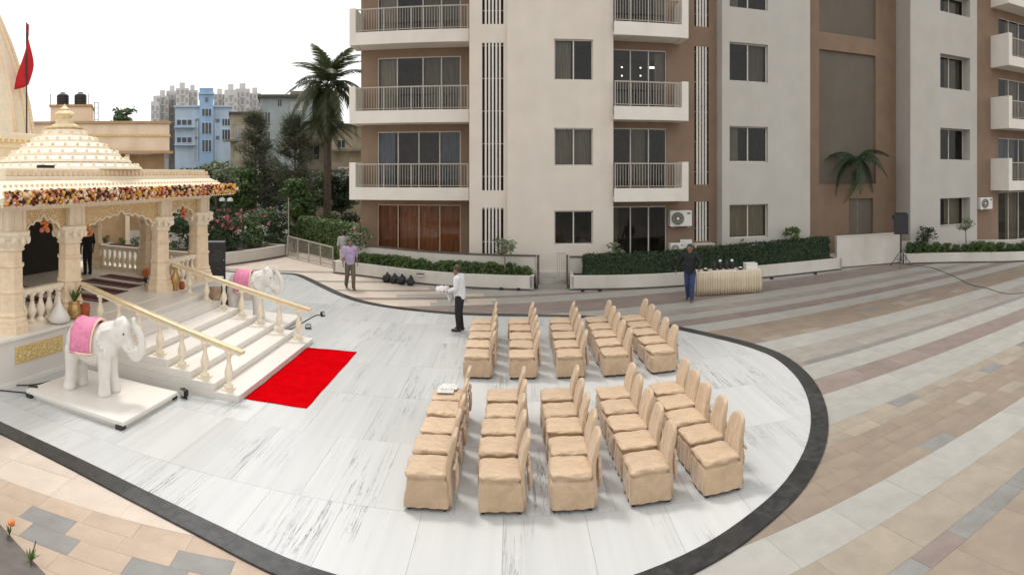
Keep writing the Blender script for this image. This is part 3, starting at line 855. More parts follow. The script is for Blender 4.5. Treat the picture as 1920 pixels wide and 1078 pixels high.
# ramp railing on the far left
a, b = Vector((-10.5, 26.9, 0)), Vector((-7.5, 24.5, 0))
o = thing('ramp_railing', 'sloping grey metal ramp railing with fine mesh beside the garden', 'railing', a)
d = b - a; h0, h1 = 1.0, .86
q = MB(); q.bar((0, 0, h0), (d.x, d.y, h1), .05); obj('top_rail', q, M['rail'], o)
q = MB(); q.bar((0, 0, .1), (d.x, d.y, .1), .04); obj('bottom_rail', q, M['rail'], o)
for k in range(5):
    t = k / 4; q = MB(); q.bar((0, 0, 0), (0, 0, h0 + (h1 - h0) * t - .02), .045); obj('post', q, M['rail'], o, (d.x * t, d.y * t, 0))
q = MB()
for k in range(1, 44):
    t = k / 44; q.bar((d.x * t, d.y * t, .12), (d.x * t, d.y * t, h0 + (h1 - h0) * t - .03), .012)
tag(obj('bars', q, M['rail'], o), kind='stuff')

# ------------------------------------------------------------------ the temple pavilion
TX = -8.7; PZ = .94
tem = thing('temple_pavilion', 'cream carved stone temple pavilion with garlanded eave and stepped pyramid roof', 'temple', (-10.5, 11.4, 0))
TO = Vector((-10.5, 11.4, 0))
def tpart(name, mb, mats, parent=None, loc=None, smooth=False, bevel=0):
    """part in temple-local metres (x east of the pavilion's centre line, y along the front)"""
    return obj(name, mb, mats, parent or tem, loc, smooth=smooth, bevel=bevel)
fxl = TX - TO.x                                           # local x of the front column line: 1.8
# plinth, marble clad
q = MB(); q.box(-9.5, 2.2, -4.15, 4.45, 0, PZ - .06); tpart('plinth', q, M['marble_w'])
q = MB(); q.box(-9.5, 2.26, -4.21, 4.51, PZ - .06, PZ); tpart('plinth_floor', q, M['marble_w'], bevel=.01)
for a_, b_ in ((-4.1, -2.03), (2.1, 4.4)): q = MB(); q.box(2.2, 2.24, a_, b_, 0.0, .1); tpart('skirting', q, M['marble_w'])
q = MB(); q.box(2.202, 2.225, -3.72, -2.42, .42, .73); jf = tpart('jali_panel', q, M['gold'])
for k in range(2):
    e = MB(); e.box(2.222, 2.232, -3.69 + k * .64, -3.69 + k * .64 + .60, .45, .70); tpart('jali', e, M['jali'], jf)

def column(x, y, big=1.0):
    o = tpart('column', MB().prism([(-.2, -.2), (.2, -.2), (.2, .2), (-.2, .2)], 2.66, 3.28), [M['cream_l']], loc=(x, y, 0))
    k = big
    b = MB()
    b.lathe([(.36 * k, PZ), (.36 * k, PZ + .16), (.33 * k, PZ + .18), (.33 * k, PZ + .26), (.29 * k, PZ + .30), (.31 * k, PZ + .34), (.28 * k, PZ + .40)], n=8, rot=R(22.5))
    obj('base', b, M['cream'], o)
    s = MB()
    s.lathe([(.27 * k, PZ + .40), (.26 * k, PZ + .75), (.285 * k, PZ + .77), (.285 * k, PZ + .81), (.255 * k, PZ + .83), (.25 * k, PZ + 1.25), (.28 * k, PZ + 1.27), (.28 * k, PZ + 1.31),
             (.24 * k, PZ + 1.33), (.235 * k, PZ + 1.6)], n=8, rot=R(22.5))
    obj('shaft', s, M['cream'], o)
    c = MB()
    c.lathe([(.24 * k, 2.50), (.29 * k, 2.53), (.26 * k, 2.56), (.33 * k, 2.66), (.31 * k, 2.70), (.39 * k, 2.82), (.39 * k, 2.88), (.30 * k, 2.90)], n=8, rot=R(22.5))
    for j in range(12):
        a_ = j * math.pi / 6; c.ball((math.cos(a_) * .34 * k, math.sin(a_) * .34 * k, 2.72), .055, 5, sc=(1, 1, 1.5))
    obj('capital', c, M['cream_l'], o)
    f = MB()
    for sx in (-1, 1):
        for sy in (-1, 1): f.box(sx * .2 - .035, sx * .2 + .035, sy * .2 - .035, sy * .2 + .035, 2.9, 3.28)
    f.box(-.045, .045, -.215, .215, 2.9, 3.27); f.box(-.215, .215, -.045, .045, 2.9, 3.265)
    tag(obj('fluting', f, M['cream_l'], o), kind='stuff')
    return o
YA, YB, YC, YD = 7.9 - 11.4, 9.65 - 11.4, 13.15 - 11.4, 15.2 - 11.4
for y in (YA, YB, YC, YD): column(fxl, y, 1.12 if y in (YA, YD) else 1)
for x in (0, -2.1): column(x, YD)
for x in (0, -2.1): column(x, YA)

def arch(L, apex=3.0, spring=2.56, cusps=7, th=.14, top=3.285):
    """a cusped arch panel of clear width L along local x, mid thickness at y=0: lattice spandrel and a moulded edge"""
    n = 84; low = []
    for k in range(n + 1):
        t = k / n; x = -L / 2 + L * t
        env = 1 - abs(2 * t - 1) ** 2.3
        w = abs(math.sin(math.pi * cusps * t))
        z = spring + (apex - spring) * env ** .8 + .055 * (w - .5) * (1 if 0.02 < t < .98 else 0)
        if abs(t - .5) < .07: z += (.07 - abs(t - .5)) * 1.1
        low.append((x, z))
    m = MB(); i = len(m.v)
    for y in (-th / 2, th / 2):
        for x, z in low: m.v.append((x, y, z))
        for x, z in low: m.v.append((x, y, top))
    w_ = n + 1
    for k in range(n):
        m.f.append((i + k, i + k + 1, i + w_ + k + 1, i + w_ + k)); m.m.append(0)
        o2 = i + 2 * w_
        m.f.append((o2 + k + 1, o2 + k, o2 + w_ + k, o2 + w_ + k + 1)); m.m.append(0)
        m.f.append((i + k + 1, i + k, o2 + k, o2 + k + 1)); m.m.append(0)
    e = MB(); e.tube([(x, -th / 2 - .005, z + .018) for x, z in low], .026, 5); e.tube([(x, th / 2 + .005, z + .018) for x, z in low], .026, 5)
    return m, e
def add_arch(c, L, rz, **kw):
    m, e = arch(L, **kw)
    o = obj('arch', m, M['lattice'], tem, c, (0, 0, rz)); obj('moulding', e, M['cream_l'], o, smooth=True)
for y0, y1, ap in ((YA, YB, 3.04), (YB, YC, 3.0), (YC, YD, 3.04)):
    add_arch((fxl, (y0 + y1) / 2, 0), y1 - y0 - .38, R(90), apex=ap, cusps=7 if y1 - y0 < 3 else 11)
for x0, x1 in ((-2.1, 0), (0, fxl)):
    for y in (YD, YA): add_arch(((x0 + x1) / 2, y, 0), x1 - x0 - .38, 0)
# entablature with a fringe of little lobes, chajja eave, roof
q = MB(); q.box(fxl - .24, fxl + .24, YA - .3, YD + .3, 3.28, 3.54); tpart('beam', q, M['cream_l'])
q = MB(); q.box(-2.6, fxl - .245, YD - .24, YD + .24, 3.28, 3.535); tpart('beam', q, M['cream_l'])
q = MB(); q.box(-2.6, fxl - .245, YA - .24, YA + .24, 3.28, 3.535); tpart('beam', q, M['cream_l'])
q = MB(); q.box(-2.55, fxl - .25, YA + .25, YD - .25, 3.48, 3.52); tpart('ceiling', q, M['cream'])
ex, ey0, ey1 = fxl + .78, YA - .85, YD + .72
def frustum(mb, x0, x1, y0, y1, z0, X0, X1, Y0, Y1, z1, mi=0):
    i = len(mb.v)
    mb.v += [(x0, y0, z0), (x1, y0, z0), (x1, y1, z0), (x0, y1, z0), (X0, Y0, z1), (X1, Y0, z1), (X1, Y1, z1), (X0, Y1, z1)]
    for qd in ((0, 3, 2, 1), (4, 5, 6, 7), (0, 1, 5, 4), (1, 2, 6, 5), (2, 3, 7, 6), (3, 0, 4, 7)): mb.f.append(tuple(i + a for a in qd)); mb.m.append(mi)
q = MB(); frustum(q, -3.2, ex, ey0, ey1, 3.54, -3.2, ex - .5, ey0 + .5, ey1 - .5, 3.86); q.box(-3.2, ex + .03, ey0 - .03, ey1 + .03, 3.44, 3.54)
eave = tpart('eave', q, M['cream_l'], bevel=.01)
q = MB()
yy = ey0
while yy < ey1:
    q.ball((ex - .01, yy, 3.43), .05, 5, sc=(.5, 1, 1.2)); yy += .13
xx = ex - .1
while xx > -3: q.ball((xx, ey1 - .01, 3.43), .05, 5, sc=(1, .5, 1.2)); xx -= .13
tag(obj('fringe', q, M['cream_l'], eave), kind='stuff')
q = MB(); q.box(-3.2, ex - .52, ey0 + .52, ey1 - .52, 3.86, 3.94); q.box(-3.2, ex - .62, ey0 + .62, ey1 - .62, 3.94, 4.10)
para = tpart('parapet', q, M['cream_l'], bevel=.01)
q = MB(); yy = ey0 + .6
while yy < ey1 - .55: q.box(ex - .62, ex - .575, yy, yy + .07, 3.96, 4.06); yy += .16
xx = ex - .7
while xx > -3: q.box(xx, xx + .07, ey1 - .62, ey1 - .575, 3.96, 4.06); xx -= .16
tag(obj('dentils', q, M['cream'], para), kind='stuff')
q = MB()
for r_k, (o_, zz_) in enumerate(((.16, 3.655), (.34, 3.77))):
    yy = ey0 + o_
    while yy < ey1 - o_: q.ball((ex - o_, yy, zz_), .035, 5); yy += .14
tag(obj('bosses', q, M['cream'], eave), kind='stuff')
# stepped pyramid of the roof, tier by tier, with rows of small bosses
prng = random.Random(5)
tiers = 6
for k in range(tiers):
    hw0 = 1.86 - k * .26; z0 = 4.10 + k * .165
    q = MB(); c8 = R(22.5)
    q.lathe([(hw0 * 1.08, z0), (hw0 * 1.06, z0 + .06), (hw0 * 1.01, z0 + .075), (hw0 * .97, z0 + .11), (hw0 * .9, z0 + .163)], n=16, rot=c8)
    tr = tpart('roof_tier', q, M['cream_l'], loc=(.15, -.1, 0))
    q = MB(); nb = int(hw0 * 22)
    for j in range(nb):
        a_ = 2 * math.pi * j / nb; q.ball((math.cos(a_) * hw0 * 1.0, math.sin(a_) * hw0 * 1.0, z0 + .095), .042, 5, sc=(1, 1, 1.3))
    tag(obj('bosses', q, M['cream'] if k % 2 else M['cream_l'], tr), kind='stuff')
q = MB(); q.lathe([(.46, 5.08), (.44, 5.12), (.50, 5.14), (.50, 5.18), (.36, 5.2), (.30, 5.24), (.24, 5.26), (.24, 5.36), (.17, 5.39), (.19, 5.44), (.27, 5.5), (.2, 5.57), (.10, 5.6), (.13, 5.63), (.05, 5.7), (.015, 5.76)], n=14)
tpart('finial', q, M['pale_gold'], loc=(.15, -.1, 0), smooth=False)
for (x, y) in ((1.55, -2.5), (1.55, .2)): q = MB(); q.box(x, x + .05, y, y + .5, 4.11, 4.18); tpart('roof_vent', q, M['black'])

# balustrades
BAL = [(.085, 0), (.085, .05), (.05, .07), (.035, .1), (.045, .14), (.075, .22), (.08, .28), (.06, .36), (.04, .44), (.032, .52), (.05, .54), (.032, .56), (.05, .60), (.075, .62), (.075, .66)]
bal_me = {}
def baluster(parent, loc, h=.66, k=1.0, mk='cream_l'):
    key = (round(h, 3), mk)
    if key not in bal_me:
        q = MB(); q.lathe([(r * k, z * h / .66) for r, z in BAL], n=10); bal_me[key] = q.mesh('baluster', M[mk], True)
    return link('baluster', bal_me[key], parent, loc)
def balustrade(x0, y0, x1, y1, n, foot=True):
    q = MB(); q.bar((x0, y0, PZ + .70), (x1, y1, PZ + .70), .16, .1)
    o = tpart('balustrade', q, M['cream_l'], bevel=.012)
    if foot: q = MB(); q.bar((x0, y0, PZ + .03), (x1, y1, PZ + .03), .2, .06); obj('foot_rail', q, M['cream_l'], o)
    for k in range(n):
        t = (k + .5) / n; baluster(o, (x0 + (x1 - x0) * t, y0 + (y1 - y0) * t, PZ + .05), .6, 1.15)
balustrade(fxl, YA + .25, fxl, YB - .25, 5)
balustrade(fxl, YC + .25, fxl, YD - .25, 6)
balustrade(-1.85, YD, -.25, YD, 8); balustrade(.25, YD, fxl - .25, YD, 8)

# stairs: one step a part
st = thing('staircase', 'white marble staircase descending from the temple to the red carpet', 'staircase', (-4.6, 11.42, 0))
SY0, SY1 = 9.42 - 11.42, 13.42 - 11.42
RS, TR = .133, .49
for k in range(7):
    q = MB(); x1 = -TR * k; x0 = -3.66
    q.box(x0, x1, SY0 + .002 * k, SY1 - .002 * k, RS * k - (.03 if k == 0 else 0), RS * (k + 1))
    s_ = obj('step', q, M['marble_w'], st, bevel=.008)
    q = MB(); q.box(x1 - .02, x1 + .018, SY0 + .01, SY1 - .01, RS * (k + 1) - .035, RS * (k + 1) + .003); obj('nosing', q, M['marble_w'], s_)
def stair_rail(y, label):
    o = thing('handrail', label, 'handrail', (-4.6, y, 0), group='gilded rails along the temple stairs')
    p = [(.02, 0, .83), (-3.72, 0, 1.68)]
    q = MB(); q.bar(p[0], p[1], .13, .06); obj('rail', q, M['goldrail'], o, bevel=.015)
    q = MB(); q.bar((-.05, 0, .79), (-3.7, 0, 1.62), .08, .05); obj('under_rail', q, M['cream_l'], o)
    for k in range(7):
        x = -.28 - TR * k; zb = RS * (k + 1) if k < 7 else PZ
        zt = .83 + (-.0 - x) * .2273 - .06
        bl = baluster(o, (x, 0, zb + .028), round(zt - zb - .03, 2))
        e = MB(); e.box(-.1, .1, -.1, .1, -.03, .004); obj('foot', e, M['cream_l'], bl)
stair_rail(9.62, 'gilded stair rail on white balusters beside the near elephant')
stair_rail(13.22, 'gilded stair rail on white balusters beside the far elephant')

# garland of flowers along the eave
gar = thing('garland', 'thick garland of yellow, orange, cream and maroon flowers along the temple eave', 'garland', (TO.x + ex + .05, TO.y + ey0, 3.58))
FM = [mat('petal_yellow', (0.75, 0.42, 0.06), .7, .15, 30), mat('petal_orange', (0.72, 0.22, 0.05), .7, .15, 30), mat('petal_cream', (0.80, 0.62, 0.42), .7, .1, 30),
      mat('petal_maroon', (0.16, 0.012, 0.012), .7, .2, 30), mat('petal_dark', (0.03, 0.022, 0.015), .8, .3, 30), mat('petal_rose', (0.62, 0.20, 0.14), .7, .2, 30)]
grng = random.Random(21)
def blossom(mb, c, r, mi):
    i0 = len(mb.v); bm = bmesh.new(); bmesh.ops.create_icosphere(bm, subdivisions=1, radius=r)
    idx = {}
    for v in bm.verts:
        idx[v] = len(mb.v); j = 1 + grng.uniform(-.25, .25); mb.v.append((c[0] + v.co.x * j, c[1] + v.co.y * j, c[2] + v.co.z * j * .9))
    for f in bm.faces: mb.f.append(tuple(idx[v] for v in f.verts)); mb.m.append(mi)
    bm.free()
def pick(t):
    zone = noise.noise(Vector((t * .9, 3.1, 0)))
    w = [3.2 + (3 if zone > .1 else 0), 1.2 + (1.2 if zone > .2 else 0), 3.2 + (2 if zone < -.1 else 0), 2.8, 2.0 + (1.5 if zone < 0 else 0), 1.6]
    return grng.choices(range(6), w)[0]
small = MB(); LN = ey1 - ey0
for k in range(3000):
    t = grng.uniform(0, LN + 1.3); x, y = (0, t) if t < LN else (-(t - LN), LN + .03)
    blossom(small, (x + grng.uniform(-.10, .04), y + grng.uniform(-.02, .02), grng.uniform(-.15, .11)), grng.uniform(.024, .040), pick(t))
tag(obj('small_blossoms', small, FM, gar), kind='stuff')
fl_me = []
for mi in range(6):
    q = MB(); blossom(q, (0, 0, 0), .048, 0); fl_me.append(q.mesh('flower', FM[mi]))
for k in range(240):
    t = grng.uniform(0, LN + 1); x, y = (0, t) if t < LN else (-(t - LN), LN + .05)
    link('flower', fl_me[pick(t)], gar, (x + .04 + grng.uniform(-.02, .025), y, grng.uniform(-.13, .09)), (grng.random() * 3, grng.random() * 3, 0))
# orange flower tufts hanging at the arch apexes
for lab, y, z in (('orange marigold tuft hanging in the left temple arch', (YA + YB) / 2, 2.97), ('orange marigold tuft beside the black clad figure', YB + .45, 2.78), ('orange marigold tuft hanging in the right temple arch', (YC + YD) / 2, 2.98)):
    o = thing('marigold_tuft', lab, 'flower tuft', (TO.x + fxl + .11, TO.y + y, z)); q = MB()
    for k in range(16): blossom(q, (grng.uniform(-.04, .04), grng.uniform(-.12, .12), grng.uniform(-.16, .04)), .045, grng.choice([1, 1, 5]))
    tag(obj('blossoms', q, FM, o), kind='stuff')

# sanctum with its curved spire
tw = thing('temple_spire', 'tall curved cream temple spire rising behind the pavilion roof', 'temple spire', (-16.0, 11.5, 0))
q = MB(); q.box(-2.9, 2.9, -2.9, 2.9, PZ, 4.75); q2 = q
sw = obj('sanctum_wall', q, M['cream_l'], tw)
q = MB(); q.box(2.9, 2.96, -2.8, 2.65, PZ, 3.3); obj('doorway_dark_sheet', q, M['dark'], sw)  # near-black sheet on the wall paints in the darkness of the hall
for bx in ((2.65, 2.85, PZ, 3.3), (-3.0, -2.8, PZ, 3.3), (-3.0, 2.85, 3.3, 3.45)): q = MB(); q.box(2.9, 3.0, *bx); obj('door_frame', q, M['cream'], sw)
for k, (a, z0, z1) in enumerate(((3.0, 4.75, 4.9), (3.1, 4.9, 5.02), (2.95, 5.02, 5.2))):
    q = MB(); q.box(-a, a, -a, a, z0, z1); obj('cornice', q, M['cream_l'], tw, bevel=.02)
q = MB(); k = -3.05
while k < 3.0: q.box(3.1, 3.14, k, k + .1, 4.92, 5.0); k += .22
tag(obj('dentils', q, M['gold'], tw), kind='stuff')
prof = [(5.2, 2.62), (6.2, 2.48), (7.2, 2.26), (8.2, 1.97), (9.2, 1.6), (10.2, 1.2), (11.0, .9), (11.6, .7)]
sec = [(1, -.35), (1, .35), (.92, .35), (.92, .62), (.82, .62), (.82, .82), (.62, .82), (.62, .92), (.35, .92), (.35, 1), (-.35, 1), (-.35, .92), (-.62, .92), (-.62, .82), (-.82, .82), (-.82, .62), (-.92, .62), (-.92, .35), (-1, .35), (-1, -.35),
       (-.92, -.35), (-.92, -.62), (-.82, -.62), (-.82, -.82), (-.62, -.82), (-.62, -.92), (-.35, -.92), (-.35, -1), (.35, -1), (.35, -.92), (.62, -.92), (.62, -.82), (.82, -.82), (.82, -.62), (.92, -.62), (.92, -.35)]
q = MB(); ns = len(sec)
for z, w in prof:
    for a, b in sec: q.v.append((a * w, b * w, z))
for j in range(len(prof) - 1):
    for k in range(ns): q.f.append((j * ns + k, j * ns + (k + 1) % ns, (j + 1) * ns + (k + 1) % ns, (j + 1) * ns + k)); q.m.append(0)
q.f.append(tuple((len(prof) - 1) * ns + k for k in range(ns))); q.m.append(0)
spire = obj('spire', q, M['cream_l'], tw)
# vertical ribs with bosses on the visible edges
for sx, sy in ((1, .35), (1, -.35), (.82, .82), (.92, .62), (.35, 1), (.62, .92)):
    q = MB(); q.tube([(sx * w, sy * w, z) for z, w in prof], .07, 6); obj('rib', q, M['cream'], spire, smooth=True)
q = MB()
for j in range(60):
    t = j / 59 * 6.3; z = 5.25 + t
    w = 0
    for (za, wa), (zb, wb) in zip(prof, prof[1:]):
        if za <= z <= zb: w = wa + (wb - wa) * (z - za) / (zb - za)
    if w:
        for sx, sy in ((.82, .82), (.92, .35), (.92, -.35), (.35, .92)): q.ball((sx * w, sy * w, z), .075, 5)
tag(obj('bosses', q, M['cream_l'], spire), kind='stuff')
for z, w in ((7.2, 2.26), (8.7, 1.8)):
    q = MB(); q.box(w - .05, w + .1, -.5, .5, z, z + .14); q.box(w - .05, w + .08, -.3, .3, z + .14, z + .34); q.ball((w, 0, z + .42), .14, 6)
    obj('niche_ornament', q, M['gold'], spire)
q = MB(); q.lathe([(.8, 11.6), (1.0, 11.75), (.9, 11.95), (.5, 12.0), (.35, 12.2), (.5, 12.5), (.2, 12.8), (.03, 13.3)], n=16); obj('finial', q, M['gold'], tw, smooth=True)

# flag
o = thing('flag', 'red pennant hanging on a thin pole beside the temple spire', 'flag', (-13.25, 12.75, 5.0))
q = MB(); q.tube([(0, 0, 0), (0, 0, 3.6)], .025, 6); obj('pole', q, M['blackmetal'], o)
q = MB(); rows = 12
for k in range(rows + 1):
    t = k / rows; z = 3.55 - 1.85 * t
    w0, w1 = -.02 - .32 * t ** 1.6, .02 + .16 * math.sin(min(1, t * 1.35) * 1.9) * (1 - max(0, t - .7) * 2.6)
    for j in range(5):
        s_ = j / 4; x = w0 + (w1 - w0) * s_
        q.v.append((x * .69 + .05 * math.sin(5 * t + 3 * s_), -x * .72 * 0 + x * .72 + .06 * math.sin(6 * t + 4 * s_), z - .15 * (1 - s_) * t))
for k in range(rows):
    for j in range(4): q.f.append((k * 5 + j, k * 5 + j + 1, (k + 1) * 5 + j + 1, (k + 1) * 5 + j)); q.m.append(0)
cl = obj('pennant', q, M['flag'], o, smooth=True); sm = cl.modifiers.new('solid', 'SOLIDIFY'); sm.thickness = .008

# red carpet
q = MB(); ni, nj = 28, 70
for i in range(ni + 1):
    for j in range(nj + 1):
        u_, v_ = i / ni, j / nj; nz_ = noise.noise(Vector((u_ * 2.2, v_ * 5, 1.5)))
        q.v.append((u_ * 1.16 + .012 * noise.noise(Vector((v_ * 6, u_, 4))), v_ * 3.35 + .014 * noise.noise(Vector((u_ * 3, v_, 9))), .034 + .006 * max(0, nz_) + .010 * max(0, noise.noise(Vector((u_ * .8, v_ * 7, 2))) - .25)))
for i in range(ni):
    for j in range(nj): k = i * (nj + 1) + j; q.f.append((k, k + nj + 1, k + nj + 2, k + 1)); q.m.append(0)
o = obj('red_carpet', q, M['red'], None, (-4.57, 9.62, 0), smooth=True); sd_ = o.modifiers.new('solid', 'SOLIDIFY'); sd_.thickness = .01
tag(o, 'bright red carpet runner laid at the foot of the temple stairs', 'carpet')

# elephants on marble slabs
def elephant(y, label, slab_label):
    sb = thing('statue_base', slab_label, 'statue base', (-6.68, y, 0), group='slabs under the elephants')
    q = MB(); q.box(-1.08, 1.08, -.8, .8, .085, .15); obj('slab', q, M['marble_w'], sb, bevel=.008)
    q = MB(); q.box(-1.03, 1.03, -.75, .75, .02, .085); obj('plinth', q, M['marble_w'], sb)
    for sx in (-1, 1):
        for sy in (-1, 1):
            q = MB(); q.box(sx * 1.0 - .06, sx * 1.0 + .06, sy * .76 - .06, sy * .76 + .06, .0, .084); obj('foot', q, M['blackmetal'], sb)
    e = thing('elephant_statue', label, 'elephant statue', (-6.80, y, .15), R(10), group='white marble elephants flanking the stairs')
    b = MB()
    b.capsule((-.36, 0, .80), (.22, 0, .82), .345, .335, 16, flat=.92); b.ball((-.05, 0, .76), .36, 12, sc=(1.35, .92, .95)); b.ball((-.45, 0, .80), .30, 12, sc=(.8, .9, 1.05))
    for x, yy, fx_ in ((-.46, .17, .0), (-.50, -.17, -.06), (.26, .16, .1), (.30, -.16, -.0)):
        b.capsule((x, yy, .66), (x + fx_ * .4, yy, .30), .165, .125, 12); b.capsule((x + fx_ * .4, yy, .30), (x + fx_, yy, .06), .12, .125, 12)
        b.lathe([(.13, 0), (.145, .03), (.13, .09)], (x + fx_, yy, .0), 12)
    b.capsule((.25, 0, .92), (.55, 0, 1.02), .26, .22, 14); b.ball((.62, 0, 1.02), .225, 12, sc=(1, .95, 1.1)); b.ball((.60, .08, 1.18), .11, 8); b.ball((.60, -.08, 1.18), .11, 8)
    # trunk: down, forward, then lifted in an S
    tp = catmull([(.73, 0, .96), (.83, 0, .78), (.95, 0, .69), (1.07, 0, .77), (1.09, 0, .93), (1.01, 0, 1.07), (.93, 0, 1.16), (.90, 0, 1.26)], 5)
    for k in range(len(tp) - 1):
        r0 = .125 - .075 * k / len(tp); r1 = .125 - .075 * (k + 1) / len(tp); b.capsule(tp[k], tp[k + 1], r0, r1, 10)
    b.capsule((.70, .1, .86), (.78, .13, .80), .05, .045, 8); b.capsule((.70, -.1, .86), (.78, -.13, .80), .05, .045, 8)
    for sy in (-1, 1):      # ears
        for k in range(7):
            t = k / 6; b.capsule((.42, sy * .2, 1.1 - .34 * t), (.40 - .16 * math.sin(math.pi * min(1, t + .15)), sy * (.33 + .03 * t), 1.08 - .42 * t), .03, .026, 8)
    b.capsule((-.70, 0, .86), (-.76, 0, .5), .03, .02, 8); b.ball((-.76, 0, .44), .04, 6)
    remesh(b, 'body', M['statue'], .022, e, 3)
    for sy in (-1, 1):
        q = MB(); q.tube(catmull([(.76, sy * .13, .82), (.9, sy * .16, .77), (1.02, sy * .15, .84)], 5), [.033 - .0025 * k for k in range(11)], 8); obj('tusk', q, M['statue'], e, smooth=True)
        q = MB(); q.ball((.76, sy * .175, 1.05), .018, 6); obj('eye', q, M['blackmetal'], e, smooth=True)
    # pink saddle cloth draped over the back
    q = MB(); nx, na = 8, 16
    for i in range(nx + 1):
        x = -.42 + .52 * i / nx
        for j in range(na + 1):
            a_ = R(-100 + 200 * j / na); r = .375 + .012 * math.sin(j * 2.2 + i); drop = .06 * (abs(j - na / 2) / (na / 2)) ** 3
            q.v.append((x + .012 * math.sin(j * 1.3), math.sin(a_) * r * .97, .80 + math.cos(a_) * r * (1.02 if abs(a_) < 1.5 else 1) - drop))
    for i in range(nx):
        for j in range(na): q.f.append((i * (na + 1) + j, i * (na + 1) + j + 1, (i + 1) * (na + 1) + j + 1, (i + 1) * (na + 1) + j)); q.m.append(0)
    cl = obj('saddle_cloth', q, M['pink'], e, smooth=True); cl.modifiers.new('solid', 'SOLIDIFY').thickness = .03
    q = MB(); pr = []
    for j in range(na + 1):
        a_ = R(-100 + 200 * j / na); pr.append((.10, math.sin(a_) * .39, .80 + math.cos(a_) * .40))
    q.tube(pr, .02, 6); obj('cloth_hem', q, M['cream'], e, smooth=True)
    q = MB(); q.tube([(-.44, -.37, .70), (-.16, -.385, .68), (.12, -.38, .70)], .022, 6); obj('fringe', q, M['cream'], e)
    q = MB(); q.tube([(-.44, .37, .70), (-.16, .385, .68), (.12, .38, .70)], .022, 6); obj('fringe', q, M['cream'], e)
    e.scale = (.82, .9, 1.06)
    return e
elephant(8.25, 'white elephant statue with pink cloth in front of the near stair rail', 'marble slab under the near elephant beside the dark edging')
elephant(14.6, 'white elephant statue with pink cloth beyond the far stair rail', 'marble slab under the far elephant beyond the stairs')

